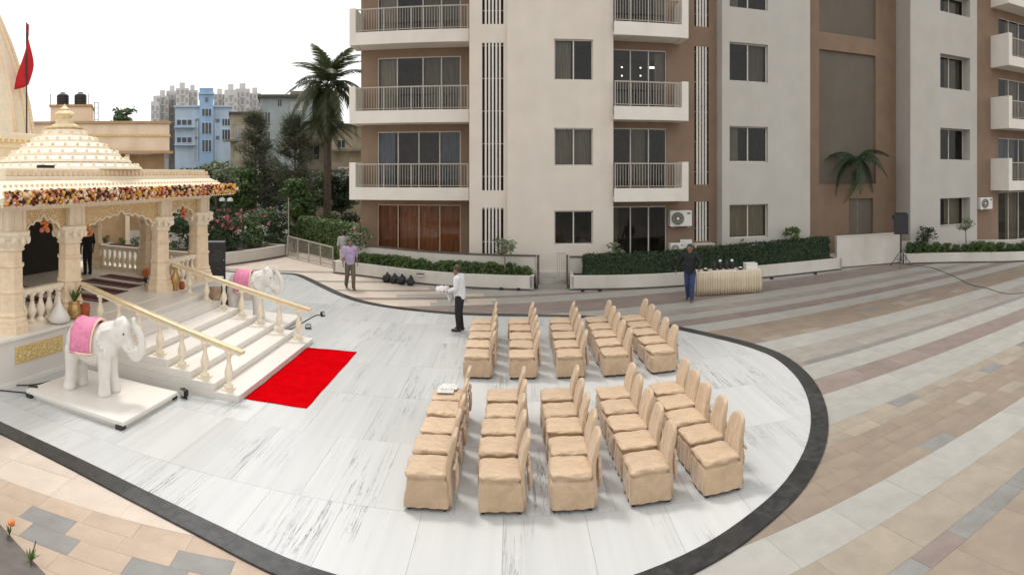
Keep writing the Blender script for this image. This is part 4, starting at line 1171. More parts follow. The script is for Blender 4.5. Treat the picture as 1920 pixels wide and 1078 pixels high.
# ------------------------------------------------------------------ covered chairs: five rows of two blocks, facing the temple
def cover_mesh(seed):
    """satin cover over a plastic chair: boxy skirt, puffed seat, thin raked back, with its own folds (front faces -X)"""
    rg = random.Random(seed); bm = bmesh.new(); off = Vector((rg.uniform(0, 90), rg.uniform(0, 90), rg.uniform(0, 90)))
    def rrect(x0, x1, y0, y1, r, n):
        pts = []
        for cx, cy, a0 in ((x1 - r, y1 - r, 0), (x0 + r, y1 - r, 90), (x0 + r, y0 + r, 180), (x1 - r, y0 + r, 270)):
            for k in range(5): a_ = R(a0 + 22.5 * k); pts.append((cx + r * math.cos(a_), cy + r * math.sin(a_)))
        out = []                                  # resample evenly
        L = [0]
        for i in range(len(pts)): p, q_ = pts[i], pts[(i + 1) % len(pts)]; L.append(L[-1] + math.hypot(q_[0] - p[0], q_[1] - p[1]))
        for k in range(n):
            s_ = L[-1] * k / n; i = max(j for j in range(len(pts)) if L[j] <= s_); p, q_ = pts[i], pts[(i + 1) % len(pts)]; t = (s_ - L[i]) / (L[i + 1] - L[i] + 1e-9)
            out.append(Vector((p[0] + (q_[0] - p[0]) * t, p[1] + (q_[1] - p[1]) * t)))
        return out
    N = 96; dg1 = rg.choice([-1, 1]); ph = rg.uniform(0, 6); sgx = rg.choice([-1, 1])
    def ridge(u_, v_, w_): return max(0, 1 - abs(noise.noise(Vector((u_, v_, w_)) + off)) * 5)
    rings = []
    lev = [(.045, 1.06, .045), (.10, 1.055, .045), (.15, 1.045, .045), (.20, 1.035, .045), (.25, 1.022, .045), (.29, 1.01, .045), (.325, .998, .045), (.348, .975, .05), (.362, .935, .05), (.376, .985, .055), (.387, .955, .055),
           (.398, 1.035, .06), (.412, 1.07, .065), (.427, 1.065, .07), (.438, 1.025, .075), (.446, .985, .08), (.450, .93, .09), (.452, .8, .09), (.4535, .6, .09), (.455, .3, .05)]
    nl = len(lev)
    for li, (z, k, r) in enumerate(lev):
        ring = []
        for j, p in enumerate(rrect(-.24 * k, .24 * k + .02 * (1 if li < 8 else 0), -.235 * k, .235 * k, r, N)):
            v = Vector((p.x, p.y, z)); d = Vector((p.x, p.y, 0)); d = d.normalized() if d.length else d
            t = (p.x if abs(p.y) > abs(p.x) * .9 else p.y)
            if li <= 7:
                amp = z / .35
                v += d * (.014 * noise.noise(Vector((p.x * 6, p.y * 6, z * 3)) + off) + .026 * ridge((t + z * .9 * dg1) * 3.2, li * .02, 7) * amp + .018 * ridge((t - z * 1.6) * 2.6, 3, 1) * amp + .009 * math.sin(j * .8 + ph) * (1 - amp))
            elif li <= 15:
                sag = .030 * noise.noise(Vector((t * 3.0, seed, 0)) + off) + .018 * noise.noise(Vector((t * 9, seed, 5)) + off)
                v.z += sag * (1 - abs(li - 11) / 6.0); v += d * (.016 * noise.noise(Vector((t * 7, li * .45, 2)) + off))
            else:
                v.z += .006 * noise.noise(v * 7 + off) + .007 * ridge(v.x * 4 + v.y * 3 * dg1, v.y * 2, 4)
            ring.append(bm.verts.new(v))
        rings.append(ring)
    bm.faces.new(rings[-1])
    for a, b in zip(rings, rings[1:]):
        for j in range(N): bm.faces.new((a[j], a[(j + 1) % N], b[(j + 1) % N], b[j]))
    # the back: a thin rounded slab, raked, narrowing to a soft top, its rear sheet hanging to the hem
    B = 40; rings = []
    lev = [(.06, .285, .225, .03), (.22, .272, .22, .028), (.38, .262, .217, .027), (.46, .262, .214, .03), (.54, .275, .208, .032), (.62, .292, .200, .032), (.70, .31, .190, .031), (.77, .327, .176, .029), (.82, .34, .155, .027), (.850, .349, .118, .022), (.864, .353, .07, .012)]
    for li, (z, xc, hw, th) in enumerate(lev):
        ring = []
        for j, p in enumerate(rrect(xc - th, xc + th, -hw, hw, th * .95, B)):
            v = Vector((p.x, p.y, z + .012 * (1 - (p.y / .2) ** 2) * (li > 7))); v.x += .012 * noise.noise(Vector((v.y * 9, v.z * 5, 3)) + off) + (.008 * math.sin(v.y * 45 + ph) * (1 - z / .5) if z < .5 and p.x > xc else 0) + .012 * (p.y / .2) ** 2 * (-1 if li > 3 else 0)
            ring.append(bm.verts.new(v))
        rings.append(ring)
    for a, b in zip(rings, rings[1:]):
        for j in range(B): bm.faces.new((a[j], a[(j + 1) % B], b[(j + 1) % B], b[j]))
    bm.faces.new(rings[-1]); bm.faces.new(rings[0][::-1])
    bmesh.ops.recalc_face_normals(bm, faces=bm.faces)
    for f in bm.faces: f.smooth = True
    me = bpy.data.meshes.new('cover'); bm.to_mesh(me); bm.free(); me.materials.append(M['satin'])
    return me
COVERS = [cover_mesh(s) for s in range(7)]
lm = MB().bar((0, 0, 0), (0, 0, .3), .032).mesh('leg', M['black'])
tie_q = []
for s in range(3):
    rg = random.Random(40 + s); q = MB()
    q.capsule((.33, -.05, .5), (.34, .05, .5), .022, .022, 6); 
    for sg in (-1, 1):
        q.tube([(.335, sg * .01, .5), (.35, sg * .06, .43), (.345 + rg.uniform(0, .03), sg * .07, .32), (.35, sg * (.06 + rg.uniform(0, .05)), .2)], [.014, .028, .03, .02], 5)
        q.tube([(.335, sg * .01, .51), (.345, sg * .08, .55), (.345, sg * .10, .50), (.335, sg * .02, .495)], [.012, .026, .024, .012], 5)
    q.tube([(.335, -.21, .50), (.345, 0, .505), (.335, .21, .50)], .02, 5)
    tie_q.append(q.mesh('tie', M['satin_tie'], True))
first = {}
def chair(x, y, rz, label, k):
    o = thing('covered_chair', label, 'chair', (x, y, .022), rz, 'satin covered chairs set out in rows')
    link('cover', COVERS[k % 7], o)
    link('tie', tie_q[k % 3], o)
    for a in (-.205, .225):
        for b in (-.2, .2): link('leg', lm, o, (a, b, 0))
    return o
ordn = ['nearest', 'second nearest', 'middle', 'second farthest', 'farthest']
rown = ['row nearest the carpet', 'second row from the carpet', 'middle row', 'fourth row from the carpet', 'row farthest from the carpet']
crg = random.Random(17); kk = 0
for blk, (y0, pitch, xs) in enumerate(((7.25, .60, (-1.02, -.16, .72, 1.63, 2.52)), (11.86, .665, (-.70, .18, 1.14, 2.03, 2.95)))):
    for r in range(5):
        for c in range(5):
            lab = 'tan covered chair, %s in the %s, %s block' % (ordn[c], rown[r], ('near', 'far')[blk])
            tw_ = (.11 if r == 4 else .05 if r == 3 else 0)
            chair(xs[r] + crg.uniform(-.02, .02) + (.05 if r > 2 else 0) * 0, y0 + pitch * c + crg.uniform(-.02, .02), tw_ + crg.uniform(-.035, .035), lab, kk); kk += 1
# newspaper left on a chair of the first row
o = thing('newspaper', 'folded white newspaper lying on a chair seat by the aisle', 'newspaper', (-1.05, 9.72, .50)); q = MB(); q.box(-.15, .12, -.18, .15, 0, .012); q.box(-.10, .16, -.05, .2, .012, .02)
obj('sheets', q, mat('newsprint', (0.66, 0.64, 0.6), .8, .25, 30), o)

# ------------------------------------------------------------------ people
def person(label, loc, rz, pose, shirt, trousers, shoes, hair_m, tall=1.72, hold=None, cat='person', skin=None, bare=False):
    """body is one skin; shirt, trousers, shoes, hair are its clothes. Faces +X. pose: joints in units of height 1.72 m"""
    S = tall / 1.72; o = thing('person', label, cat, loc, rz)
    g = lambda v: Vector(v) * S
    J = {k: g(v) for k, v in pose.items() if isinstance(v, tuple)}
    b = MB(); head = J['head']; neck = J['neck']; pel = J['pelvis']; hd = pose.get('face', (1, 0, 0)); hv = Vector(hd).normalized()
    side = Vector((-hv.y, hv.x, 0))
    b.ball(head + Vector((0, 0, .02)) * S, .093 * S, 12, sc=(1.02, .86, 1.18)); b.capsule(head + hv * .03 * S - Vector((0, 0, .045)) * S, head + hv * .045 * S - Vector((0, 0, .075)) * S, .06 * S, .045 * S, 10)
    b.capsule(head + hv * .09 * S + Vector((0, 0, .015)) * S, head + hv * .112 * S - Vector((0, 0, .02)) * S, .012 * S, .018 * S, 8)
    for sg in (-1, 1): b.capsule(head + side * sg * .082 * S + Vector((0, 0, .02)) * S, head + side * sg * .088 * S - Vector((0, 0, .025)) * S, .022 * S, .016 * S, 8, flat=.6)
    b.capsule(neck - Vector((0, 0, .05)) * S, head - Vector((0, 0, .05)) * S, .058 * S, .052 * S, 10)
    b.capsule(pel + Vector((0, 0, .05)), neck - Vector((0, 0, .12)) * S, .115 * S, .125 * S, 12, flat=1.2)
    for sd in ('l', 'r'):
        b.capsule(J['sh_' + sd], J['el_' + sd], .048 * S, .040 * S, 10); b.capsule(J['el_' + sd], J['wr_' + sd], .039 * S, .027 * S, 10)
        b.capsule(neck - Vector((0, 0, .07)) * S, J['sh_' + sd], .06 * S, .055 * S, 10)
        b.capsule(J['hip_' + sd], J['kn_' + sd], .082 * S, .056 * S, 10); b.capsule(J['kn_' + sd], J['an_' + sd], .055 * S, .038 * S, 10)
        tv = (J['toe_' + sd] - J['an_' + sd]); b.capsule(J['an_' + sd] - Vector((0, 0, .03)) * S, J['toe_' + sd], .04 * S, .032 * S, 8)
        # hand: palm, four fingers, thumb
        w = J['wr_' + sd]; d = (w - J['el_' + sd]).normalized(); up = pose.get('palm_' + sd)
        a_ = Vector((1, 0, 0)) if abs(d.x) < .7 else Vector((0, 1, 0)); a_ = (a_ - d * a_.dot(d)).normalized(); n_ = d.cross(a_)
        b.capsule(w, w + d * .075 * S, .026 * S, .032 * S, 8, flat=.6)
        for f in range(4):
            bs = w + d * .08 * S + a_ * (f - 1.5) * .0215 * S; l = (.05, .06, .056, .042)[f] * S
            m_ = bs + d * l * .6 + n_ * .012 * S * (1 if sd == 'l' else -1); b.capsule(bs, m_, .0095 * S, .009 * S, 6); b.capsule(m_, m_ + d * l * .4 + n_ * .022 * S * (1 if sd == 'l' else -1), .009 * S, .0075 * S, 6)
        tb = w + d * .025 * S - a_ * .03 * S; b.capsule(tb, tb + d * .035 * S - a_ * .022 * S, .011 * S, .009 * S, 6); b.capsule(tb + d * .035 * S - a_ * .022 * S, tb + d * .065 * S - a_ * .02 * S, .009 * S, .008 * S, 6)
    body = remesh(b, 'body', skin or M['skin'], .0085, o, 2)
    for sg in (-1, 1):
        q = MB(); q.ball(head + hv * .083 * S + side * sg * .033 * S + Vector((0, 0, .028)) * S, .011 * S, 6); obj('eye', q, M['black'], o, smooth=True)
    q = MB(); q.capsule(head + hv * .093 * S - side * .024 * S - Vector((0, 0, .05)) * S, head + hv * .093 * S + side * .024 * S - Vector((0, 0, .05)) * S, .007 * S, .007 * S, 6); obj('mouth', q, mat('lips', (.17, .07, .055), .5, .1), o, smooth=True)
    # shirt
    s = MB(); ln = pose.get('sleeve', .6)
    s.capsule(pel + Vector((0, 0, .02)) * S, pel.lerp(neck, .45), .155 * S, .15 * S, 14, flat=1.12); s.capsule(pel.lerp(neck, .4), neck - Vector((0, 0, .14)) * S, .15 * S, .15 * S, 14, flat=1.25)
    s.ball(pel.lerp(neck, .28) + hv * .03 * S, .15 * S, 10)
    s.lathe([(.150 * S, -.09 * S), (.158 * S, -.06 * S), (.155 * S, .1 * S)], pel, 16)
    for sd in ('l', 'r'):
        s.capsule(neck - Vector((0, 0, .055)) * S, J['sh_' + sd], .066 * S, .075 * S, 10)
        e_ = J['sh_' + sd].lerp(J['el_' + sd], min(1, ln * 2)); s.capsule(J['sh_' + sd], e_, .074 * S, .058 * S, 12)
        if ln > .5: s.capsule(J['el_' + sd], J['el_' + sd].lerp(J['wr_' + sd], (ln - .5) * 2), .057 * S, .042 * S, 12)
    s.capsule(neck - Vector((0, 0, .045)) * S, neck - Vector((0, 0, .005)) * S, .068 * S, .062 * S, 10)
    for k in range(len(s.v)):
        v = Vector(s.v[k]); s.v[k] = tuple(v + Vector((noise.noise(v * 9), noise.noise(v * 9 + Vector((7, 0, 0))), 0)) * .010)
    remesh(s, 'shirt', shirt, .013, o, 2)
    t = MB(); t.capsule(pel - Vector((0, 0, .0)) * S, pel + Vector((0, 0, .045)) * S, .142 * S, .14 * S, 14, flat=1.1)
    for sd in ('l', 'r'):
        t.capsule(J['hip_' + sd], J['kn_' + sd], .105 * S, .078 * S, 12); t.capsule(J['kn_' + sd], J['an_' + sd] + Vector((0, 0, .01)), .077 * S, .062 * S, 12)
    for k in range(len(t.v)):
        v = Vector(t.v[k]); t.v[k] = tuple(v + Vector((noise.noise(v * 8), noise.noise(v * 8 + Vector((7, 0, 0))), 0)) * .012)
    remesh(t, 'trousers', trousers, .013, o, 2)
    for sd in ('l', 'r'):
        q = MB(); a = J['an_' + sd] - Vector((0, 0, .04)) * S; tv = J['toe_' + sd] - J['an_' + sd]; tv.z = 0; tv.normalize()
        q.capsule(a - tv * .04 * S, a + tv * .16 * S - Vector((0, 0, .01)) * S, .045 * S, .038 * S, 8); remesh(q, 'shoe', shoes, .012, o, 1)
    if hair_m:
        h = MB(); h.ball(head + Vector((0, 0, .045)) * S - hv * .018 * S, .102 * S, 12, sc=(1.0, .90, 1.05)); h.capsule(head - hv * .055 * S, head - hv * .05 * S - Vector((0, 0, .05)) * S, .06 * S, .045 * S, 8)
        remesh(h, 'hair', hair_m, .012, o, 1)
    return o
def stand(**kw):
    p = dict(head=(.03, 0, 1.58), neck=(0, 0, 1.46), pelvis=(0, 0, .93), sh_l=(0, .185, 1.39), sh_r=(0, -.185, 1.39), el_l=(-.03, .24, 1.12), el_r=(-.03, -.24, 1.12), wr_l=(.05, .25, .87), wr_r=(.05, -.25, .87),
             hip_l=(0, .085, .88), hip_r=(0, -.085, .88), kn_l=(.02, .095, .48), kn_r=(.02, -.095, .48), an_l=(0, .1, .09), an_r=(0, -.1, .09), toe_l=(.17, .12, .04), toe_r=(.17, -.12, .04))
    p.update(kw); return p
walk = stand(kn_l=(.14, .09, .50), an_l=(.16, .09, .10), toe_l=(.33, .10, .05), kn_r=(.0, -.09, .48), an_r=(-.17, -.09, .13), toe_r=(-.02, -.10, .04), el_l=(-.12, .25, 1.13), wr_l=(-.10, .28, .88), el_r=(.02, -.25, 1.12), wr_r=(.14, -.27, .90))
fabric = lambda n, c, v=.06: mat(n, c, .85, v, 12, .3, 60)
C_LIL = fabric('lilac_shirt', (.42, .33, .50), .12); C_KHA = fabric('brown_trousers', (.13, .105, .08)); C_WHT = fabric('white_shirt', (.66, .67, .70)); C_BLK = fabric('black_cloth', (.014, .014, .016))
C_JEAN = fabric('blue_jeans', (.035, .06, .15), .25); C_GRY = fabric('grey_shirt', (.34, .33, .31)); C_SHOE = mat('shoe', (.025, .02, .018), .5, .1); C_LT = fabric('pale_trousers', (.5, .47, .42))
def G2(px, py, z=0):
    r = (4 - z) * FPX / (py - 325); t = (px - 960) / FPX; return (r * math.sin(t), r * math.cos(t), z)
person('person in lilac shirt and brown trousers walking past the bush planter', (-5.55, 20.15, 0), R(-62), walk, C_LIL, C_KHA, C_SHOE, M['hair'], 1.74)
person('person in grey shirt standing on the ramp behind the lilac shirt', (-6.75, 23.6, 0), R(110), stand(), C_GRY, C_LT, C_SHOE, M['hair'], 1.70)
wp = stand(head=(.07, 0, 1.57), neck=(.02, 0, 1.46), face=(1, 0, -.35), el_l=(.04, .25, 1.13), wr_l=(.27, .15, 1.04), el_r=(.04, -.25, 1.13), wr_r=(.27, -.13, 1.03), sleeve=.95, an_r=(-.03, -.09, .09), toe_r=(.14, -.10, .04))
wpo = person('person in white shirt and black trousers holding a crumpled cloth', (-1.32, 15.17, .022), R(168), wp, C_WHT, C_BLK, C_SHOE, mat('hair_brown', (.05, .028, .018), .5, .2, 30), 1.67)
q = MB(); ng = 12
for i in range(ng + 1):
    for j in range(ng + 1):
        u_, v_ = i / ng - .5, j / ng - .5
        q.v.append((.38 + u_ * .42, v_ * .4, 1.075 - .5 * max(0, -u_ - .12) * 1.6 - .35 * max(0, abs(v_) - .3) + .045 * noise.noise(Vector((u_ * 9, v_ * 9, 2))) * 1.6))
for i in range(ng):
    for j in range(ng): k = i * (ng + 1) + j; q.f.append((k, k + 1, k + ng + 2, k + ng + 1)); q.m.append(0)
c_ = obj('cloth', q, fabric('pale_cloth', (.62, .60, .58), .15), None, (-1.32, 15.17, .03), (0, 0, R(168)), smooth=True); c_.modifiers.new('solid', 'SOLIDIFY').thickness = .006
tag(c_, 'crumpled pale cloth held out by the white shirted person', 'cloth')
bw = dict(walk); bw.update(el_l=(.02, .34, 1.16), wr_l=(.22, .33, 1.0), el_r=(-.05, -.34, 1.17), wr_r=(-.02, -.42, .93), sleeve=.98)
person('person in black long sleeved top and blue jeans beside the skirted table', (5.5, 18.1, 0), R(-118), bw, C_BLK, C_JEAN, C_SHOE, M['hair'], 1.78)
person('person in black clothes standing inside the temple arch', (-11.75, 13.85, .94), R(160), stand(), C_BLK, C_BLK, C_SHOE, M['hair'], 1.50)

# ------------------------------------------------------------------ skirted table and what stands on it
tb = thing('skirted_table', 'long table under a pleated cream skirt before the hedge', 'table', (7.05, 18.95, 0), R(-4))
q = MB(); q.box(-1.12, 1.12, -.32, .32, .745, .77); obj('tabletop', q, fabric('cream_cloth', (.70, .62, .5)), tb, bevel=.008)
def skirt(x0, y0, x1, y1, n, seed):
    q = MB(); m_ = n * 6; rg = random.Random(seed); d = Vector((x1 - x0, y1 - y0)).normalized(); nn = Vector((d.y, -d.x)); ph = 0
    for k in range(m_ + 1):
        t = k / m_; ph += rg.uniform(.7, 1.4); a = .018 * math.sin(ph) + .008 * noise.noise(Vector((t * 30, seed, 0)))
        for z, s_ in ((.76, .6), (.5, 1.3), (.25, 1.7), (.02, 2.2)):
            q.v.append((x0 + (x1 - x0) * t + nn.x * (a * s_ + .012), y0 + (y1 - y0) * t + nn.y * (a * s_ + .012), z))
    for k in range(m_):
        for j in range(3): o2 = k * 4 + j; q.f.append((o2, o2 + 1, o2 + 5, o2 + 4)); q.m.append(0)
    return q
sk = mat('skirt_cloth', (.66, .56, .42), .7, .1, 3, stretch=(9, 9, .3))
for i_, a in enumerate(((-1.12, -.32, 1.12, -.32, 26), (1.12, -.32, 1.12, .32, 8), (-1.12, .32, -1.12, -.32, 8), (1.12, .32, -1.12, .32, 26))):
    e = obj('skirt', skirt(*a, i_), sk, tb, smooth=True); e.modifiers.new('solid', 'SOLIDIFY').thickness = .004
for x in (-1.05, 1.05):
    for y in (-.27, .27): q = MB(); q.box(x - .02, x + .02, y - .02, y + .02, 0, .745); obj('leg', q, M['alu'], tb)
def on_table(name, lab, cat, x, y): return thing(name, lab, cat, tuple(Matrix.Translation((7.05, 18.95, .772)) @ Matrix.Rotation(R(-4), 4, 'Z') @ Vector((x, y, 0))), R(-4))
o = on_table('white_box', 'plain white box at the right end of the skirted table', 'box', .85, .05)
q = MB(); q.box(-.2, .2, -.17, .17, 0, .16); obj('box_body', q, M['white'], o, bevel=.01); q = MB(); q.box(-.21, .21, -.18, .18, .16, .185); obj('lid', q, M['white'], o, bevel=.006)
for k, (x, y, h, lab) in enumerate(((-.42, .05, .24, 'tall dark flask at the left of the skirted table'), (-.2, .12, .30, 'dark flask with a pale cap second from the left on the table'), (.02, .1, .26, 'short dark flask in the middle of the skirted table'), (.22, .14, .29, 'dark flask with a pale cap nearest the white box'))):
    o = on_table('flask', lab, 'flask', x, y)
    q = MB(); q.lathe([(.07, 0), (.075, .02), (.075, h * .7), (.05, h * .82), (.045, h * .88)], n=14); obj('body', q, M['black'], o, smooth=False)
    q = MB(); q.lathe([(.05, h * .88), (.05, h), (.03, h + .03)], n=14); obj('cap', q, M['white'] if k % 2 else M['blackmetal'], o)
    q = MB(); q.tube([(.07, 0, h * .3), (.12, 0, h * .4), (.12, 0, h * .6), (.07, 0, h * .68)], .012, 6); obj('handle', q, M['blackmetal'], o, smooth=True)
for x, y, lab in ((-.75, -.05, 'dark shallow bowl at the left end of the skirted table'), (.45, -.1, 'dark shallow bowl in front of the flasks')):
    o = on_table('bowl', lab, 'bowl', x, y); q = MB(); q.lathe([(.05, 0), (.06, .01), (.13, .07), (.125, .075), (.05, .02), (.001, .018)], n=18); obj('bowl_body', q, M['black'], o, smooth=True)
    q = MB(); q.lathe([(.09, .045), (.05, .085), (.01, .1)], n=12); obj('contents', q, M['white'], o, smooth=True)

# ------------------------------------------------------------------ loudspeakers
def speaker_box(name, label, loc, rz, w, d, h, drivers):
    o = thing(name, label, 'loudspeaker', loc, rz)
    q = MB(); q.box(-w / 2, w / 2, -d / 2, d / 2, 0, h); obj('cabinet', q, M['black'], o, bevel=.02)
    q = MB(); q.box(-w / 2 + .03, w / 2 - .03, -d / 2 - .012, -d / 2, .04, h - .04); obj('grille', q, mat('speaker_mesh', (.028, .028, .03), .6, .3, 120, .4, 200), o, bevel=.006)
    for x, z, r in drivers:
        q = MB(); q.lathe([(r, 0), (r * .9, .012), (r * .4, .004), (.001, .01)], n=16); q.xf(Matrix.Translation((x, -d / 2 - .013, z)) @ Matrix.Rotation(R(90), 4, 'X')); obj('driver', q, M['blackmetal'], o)
    for z in (.3 * h, .7 * h): q = MB(); q.ball((w / 2 - .06, -d / 2 - .02, z), .018, 6); obj('badge', q, M['alu'], o)
    return o
speaker_box('tower_speaker', 'tall black loudspeaker standing behind the temple corner column', (-8.95, 16.75, 0.02), R(28), .60, .5, 1.84, ((0, 1.4, .2), (0, .85, .2), (0, .35, .2)))
speaker_box('floor_speaker', 'small black loudspeaker on the marble beside the tall one', (-8.3, 16.45, .022), R(24), .44, .42, .68, ((0, .34, .16),))
tp = thing('speaker_stand', 'black tripod stand holding up a loudspeaker at the low wall', 'tripod', (15.45, 20.55, 0), R(-35))
q = MB(); q.tube([(0, 0, .25), (0, 0, 1.42)], .022, 8); obj('pole', q, M['blackmetal'], tp)
for k in range(3):
    a_ = 2 * math.pi * k / 3 + .4; q = MB(); q.tube([(0, 0, .72), (math.cos(a_) * .55, math.sin(a_) * .55, .02)], .014, 6); lg = obj('leg', q, M['blackmetal'], tp)
    q = MB(); q.tube([(0, 0, .3), (math.cos(a_) * .3, math.sin(a_) * .3, .335)], .009, 6); obj('brace', q, M['blackmetal'], lg)
q = MB(); q.lathe([(.04, .68), (.04, .78)], n=10); obj('collar', q, M['blackmetal'], tp)
sp = thing('stand_speaker', 'black loudspeaker tilted on the tripod at the low white wall', 'loudspeaker', (15.45, 20.55, 1.42), R(-32))
q = MB(); q.prism([(-.31, -.2), (.31, -.2), (.24, .2), (-.24, .2)], 0, .86); c_ = obj('cabinet', q, M['black'], sp, bevel=.02); 
q = MB(); q.box(-.28, .28, -.215, -.2, .04, .82); obj('grille', q, MATS['speaker_mesh'], sp)
q = MB(); q.box(-.36, -.308, -.1, .12, .62, .8); obj('handle', q, M['black'], sp, bevel=.01)
q = MB(); q.box(-.26, .26, -.18, .18, .86, .91); obj('top_bracket', q, M['black'], sp, bevel=.015)

# ------------------------------------------------------------------ small things on the plaza
brg = random.Random(9)
for k, lab in enumerate(('leftmost of four black bundles at the foot of the bush planter', 'second from the left of four black bundles at the planter foot', 'third from the left of four black bundles at the planter foot', 'rightmost of four black bundles at the foot of the bush planter')):
    t = (k - 1.5); x = -4.12 + t * .30 + (.06 if k == 3 else 0); y = 21.45 - .15 * t
    o = thing('bundle', lab, 'bundle', (x, y, 0), brg.uniform(0, 1), 'black bundles by the planter'); q = MB()
    q.ball((0, 0, .13), .17, 10, sc=(1, .9, .85)); q.ball((.05, .02, .2), .11, 8); q.ball((-.06, -.03, .19), .1, 8)
    for v in range(len(q.v)): p = Vector(q.v[v]); q.v[v] = tuple(p + Vector((noise.noise(p * 8 + Vector((k, 0, 0))), noise.noise(p * 8 + Vector((0, k, 5))), 0)) * .035)
    for v in range(len(q.v)):
        if q.v[v][2] < 0.005: q.v[v] = (q.v[v][0], q.v[v][1], .005)
    obj('sack', q, M['black'], o, smooth=True); q = MB(); q.capsule((.0, 0, .28), (.03, .01, .33), .035, .045, 6); obj('knot', q, M['black'], o)
o = thing('wall_lamp', 'small hooded white lamp on the face of the long planter', 'lamp', (-3.26, 21.42, .33), R(-20))
q = MB(); q.box(-.13, .13, -.10, .02, .05, .075); obj('hood', q, M['cap'], o); q = MB(); q.box(-.11, .11, -.07, .02, -.03, .05); obj('housing', q, M['white'], o, bevel=.01)
for k, (px, py, lab) in enumerate(((940, 543, 'small black ground light left of the step entrance'), (972, 544, 'small black ground light nearest the dark gate post'), (1092, 546, 'small black ground light at the left foot of the hedge planter'), (1124, 545.5, 'second black ground light along the hedge planter foot'),
                                   (1445, 523, 'black ground light under the right end of the hedge planter'), (1527, 514, 'black ground light nearest the plain low wall'))):
    x, y, _ = G2(px, py); o = thing('ground_light', lab, 'light', (x, y - .08, 0), 0, 'black ground lights along the planters')
    q = MB(); q.box(-.06, .06, -.04, .04, .005, .09); obj('housing', q, M['black'], o, bevel=.01); q = MB(); q.box(-.015, .015, .03, .05, 0, .06); obj('bracket', q, M['black'], o)
def flood(label, x, y, rz, s=1.0):
    o = thing('floodlight', label, 'floodlight', (x, y, .025), rz, 'small black floodlights on the marble')
    q = MB(); q.box(-.08 * s, .08 * s, -.05 * s, .05 * s, .04 * s, .15 * s); obj('housing', q, M['black'], o, bevel=.01); q = MB(); q.box(-.07 * s, .07 * s, -.056 * s, -.05 * s, .05 * s, .14 * s); obj('lens', q, M['alu'], o)
    q = MB(); q.box(-.1 * s, .1 * s, -.012, .012, 0, .02); q2 = q; obj('foot', q2, M['blackmetal'], o); q = MB(); q.box(-.1 * s, -.085 * s, -.012, .012, .02, .1 * s); obj('bracket', q, M['blackmetal'], o); q = MB(); q.box(.085 * s, .1 * s, -.012, .012, .02, .1 * s); obj('bracket', q, M['blackmetal'], o)
x, y, _ = G2(62, 742); flood('small floodlight on the marble left of the near elephant slab', x, y, .6)
x, y, _ = G2(345, 748); flood('small floodlight between the near elephant slab and the stairs', x, y, -.5)
x, y, _ = G2(578, 618); flood('small floodlight at the lower end of the far stair rail', x, y, .3, .8)
x, y, _ = G2(605, 594); flood('small floodlight standing alone beyond the red carpet', x, y, 1.2, .8)
def cable(label, pts, r=.011):
    o = obj('cable', MB().tube([(p.x, p.y, p.z) for p in catmull(pts, 5)], r, 6), M['black'], smooth=True); tag(o, label, 'cable')
cable('thin black cable along the foot of the temple plinth', [(-9.5, 6.9, .035), (-8.25, 7.7, .035), (-7.95, 8.4, .035), (-7.9, 9.1, .035)])
x, y, _ = G2(62, 742); cable('black cable curling to the floodlight left of the elephant', [(-9.2, 6.9, .035), (-8.6, 7.1, .035), (x - .2, y - .1, .035), (x, y, .035)])
x, y, _ = G2(605, 594); cable('black cable from the far elephant slab to the lone floodlight', [(-5.7, 13.9, .035), (-5.5, 14.4, .035), (x - .2, y - .1, .035), (x, y, .035)])
pts = [G2(*p) for p in ((1700, 497), (1745, 502), (1785, 517), (1820, 534), (1850, 541), (1885, 551), (1919, 550))]
cable('thin dark cable snaking over the stripes from the tripod', [(a, b, .012) for a, b, c in pts], .009)
# near left corner: grey ledge with marigold and weeds
o = thing('ledge', 'grey stone ledge in the near left corner', 'ledge', (-4.6, 3.8, 0), R(-14))
q = MB(); q.box(-2.5, 2.0, -.9, .22, -.02, .38); obj('ledge_wall', q, M['st_grey'], o); q = MB(); q.box(-2.55, 2.05, -.95, .26, .38, .42); obj('coping', q, M['cap'], o, bevel=.008)

# ------------------------------------------------------------------ in and around the temple
rug = mat('rug_maroon', (.13, .022, .035), .95, .35, 7, .3, 90, stretch=(1, 5, 1))
rugb = mat('rug_border', (.40, .30, .24), .95, .3, 12)
for k, (x, y, w, h, lab) in enumerate(((-10.55, 14.1, 1.5, .55, 'maroon rug nearest the far balustrade'), (-10.35, 13.2, 1.7, .6, 'second maroon rug from the far balustrade'), (-10.2, 12.3, 1.8, .6, 'maroon rug in the middle of the temple floor'), (-9.9, 11.35, 1.9, .65, 'maroon rug in front of the top step'), (-10.2, 10.3, 1.7, .6, 'maroon rug nearest the near column'))):
    o = thing('rug', lab, 'rug', (x, y, PZ), R(-3 + 2 * k), 'maroon rugs on the temple floor'); q = MB(); q.box(-w / 2, w / 2, -h / 2, h / 2, .002, .012); obj('pile', q, rug, o)
    for sg in (-1, 1): q = MB(); q.box(-w / 2, w / 2, sg * h * .36 - .03, sg * h * .36 + .03, .012, .016); obj('border', q, rugb, o)
def pot(name, label, cat, loc, prof, m, n=14, extra=None):
    o = thing(name, label, cat, loc); q = MB(); q.lathe(prof, n=n); obj('body', q, m, o, smooth=True); return o
brass = mat('brass', (.55, .36, .14), .3, .15, 10, metal=.6); terra = mat('terracotta', (.48, .10, .03), .6, .15, 10)
x0, y0 = -8.38, 9.35
o = thing('conch_vase', 'white fluted shell shaped vase before the near balustrade', 'vase', (-8.42, 9.02, PZ)); q = MB(); q.lathe([(.10, 0), (.20, .03), (.24, .10), (.17, .22), (.08, .34), (.035, .46), (.03, .6), (.05, .63)], n=20); obj('body', q, M['statue'], o, smooth=True)
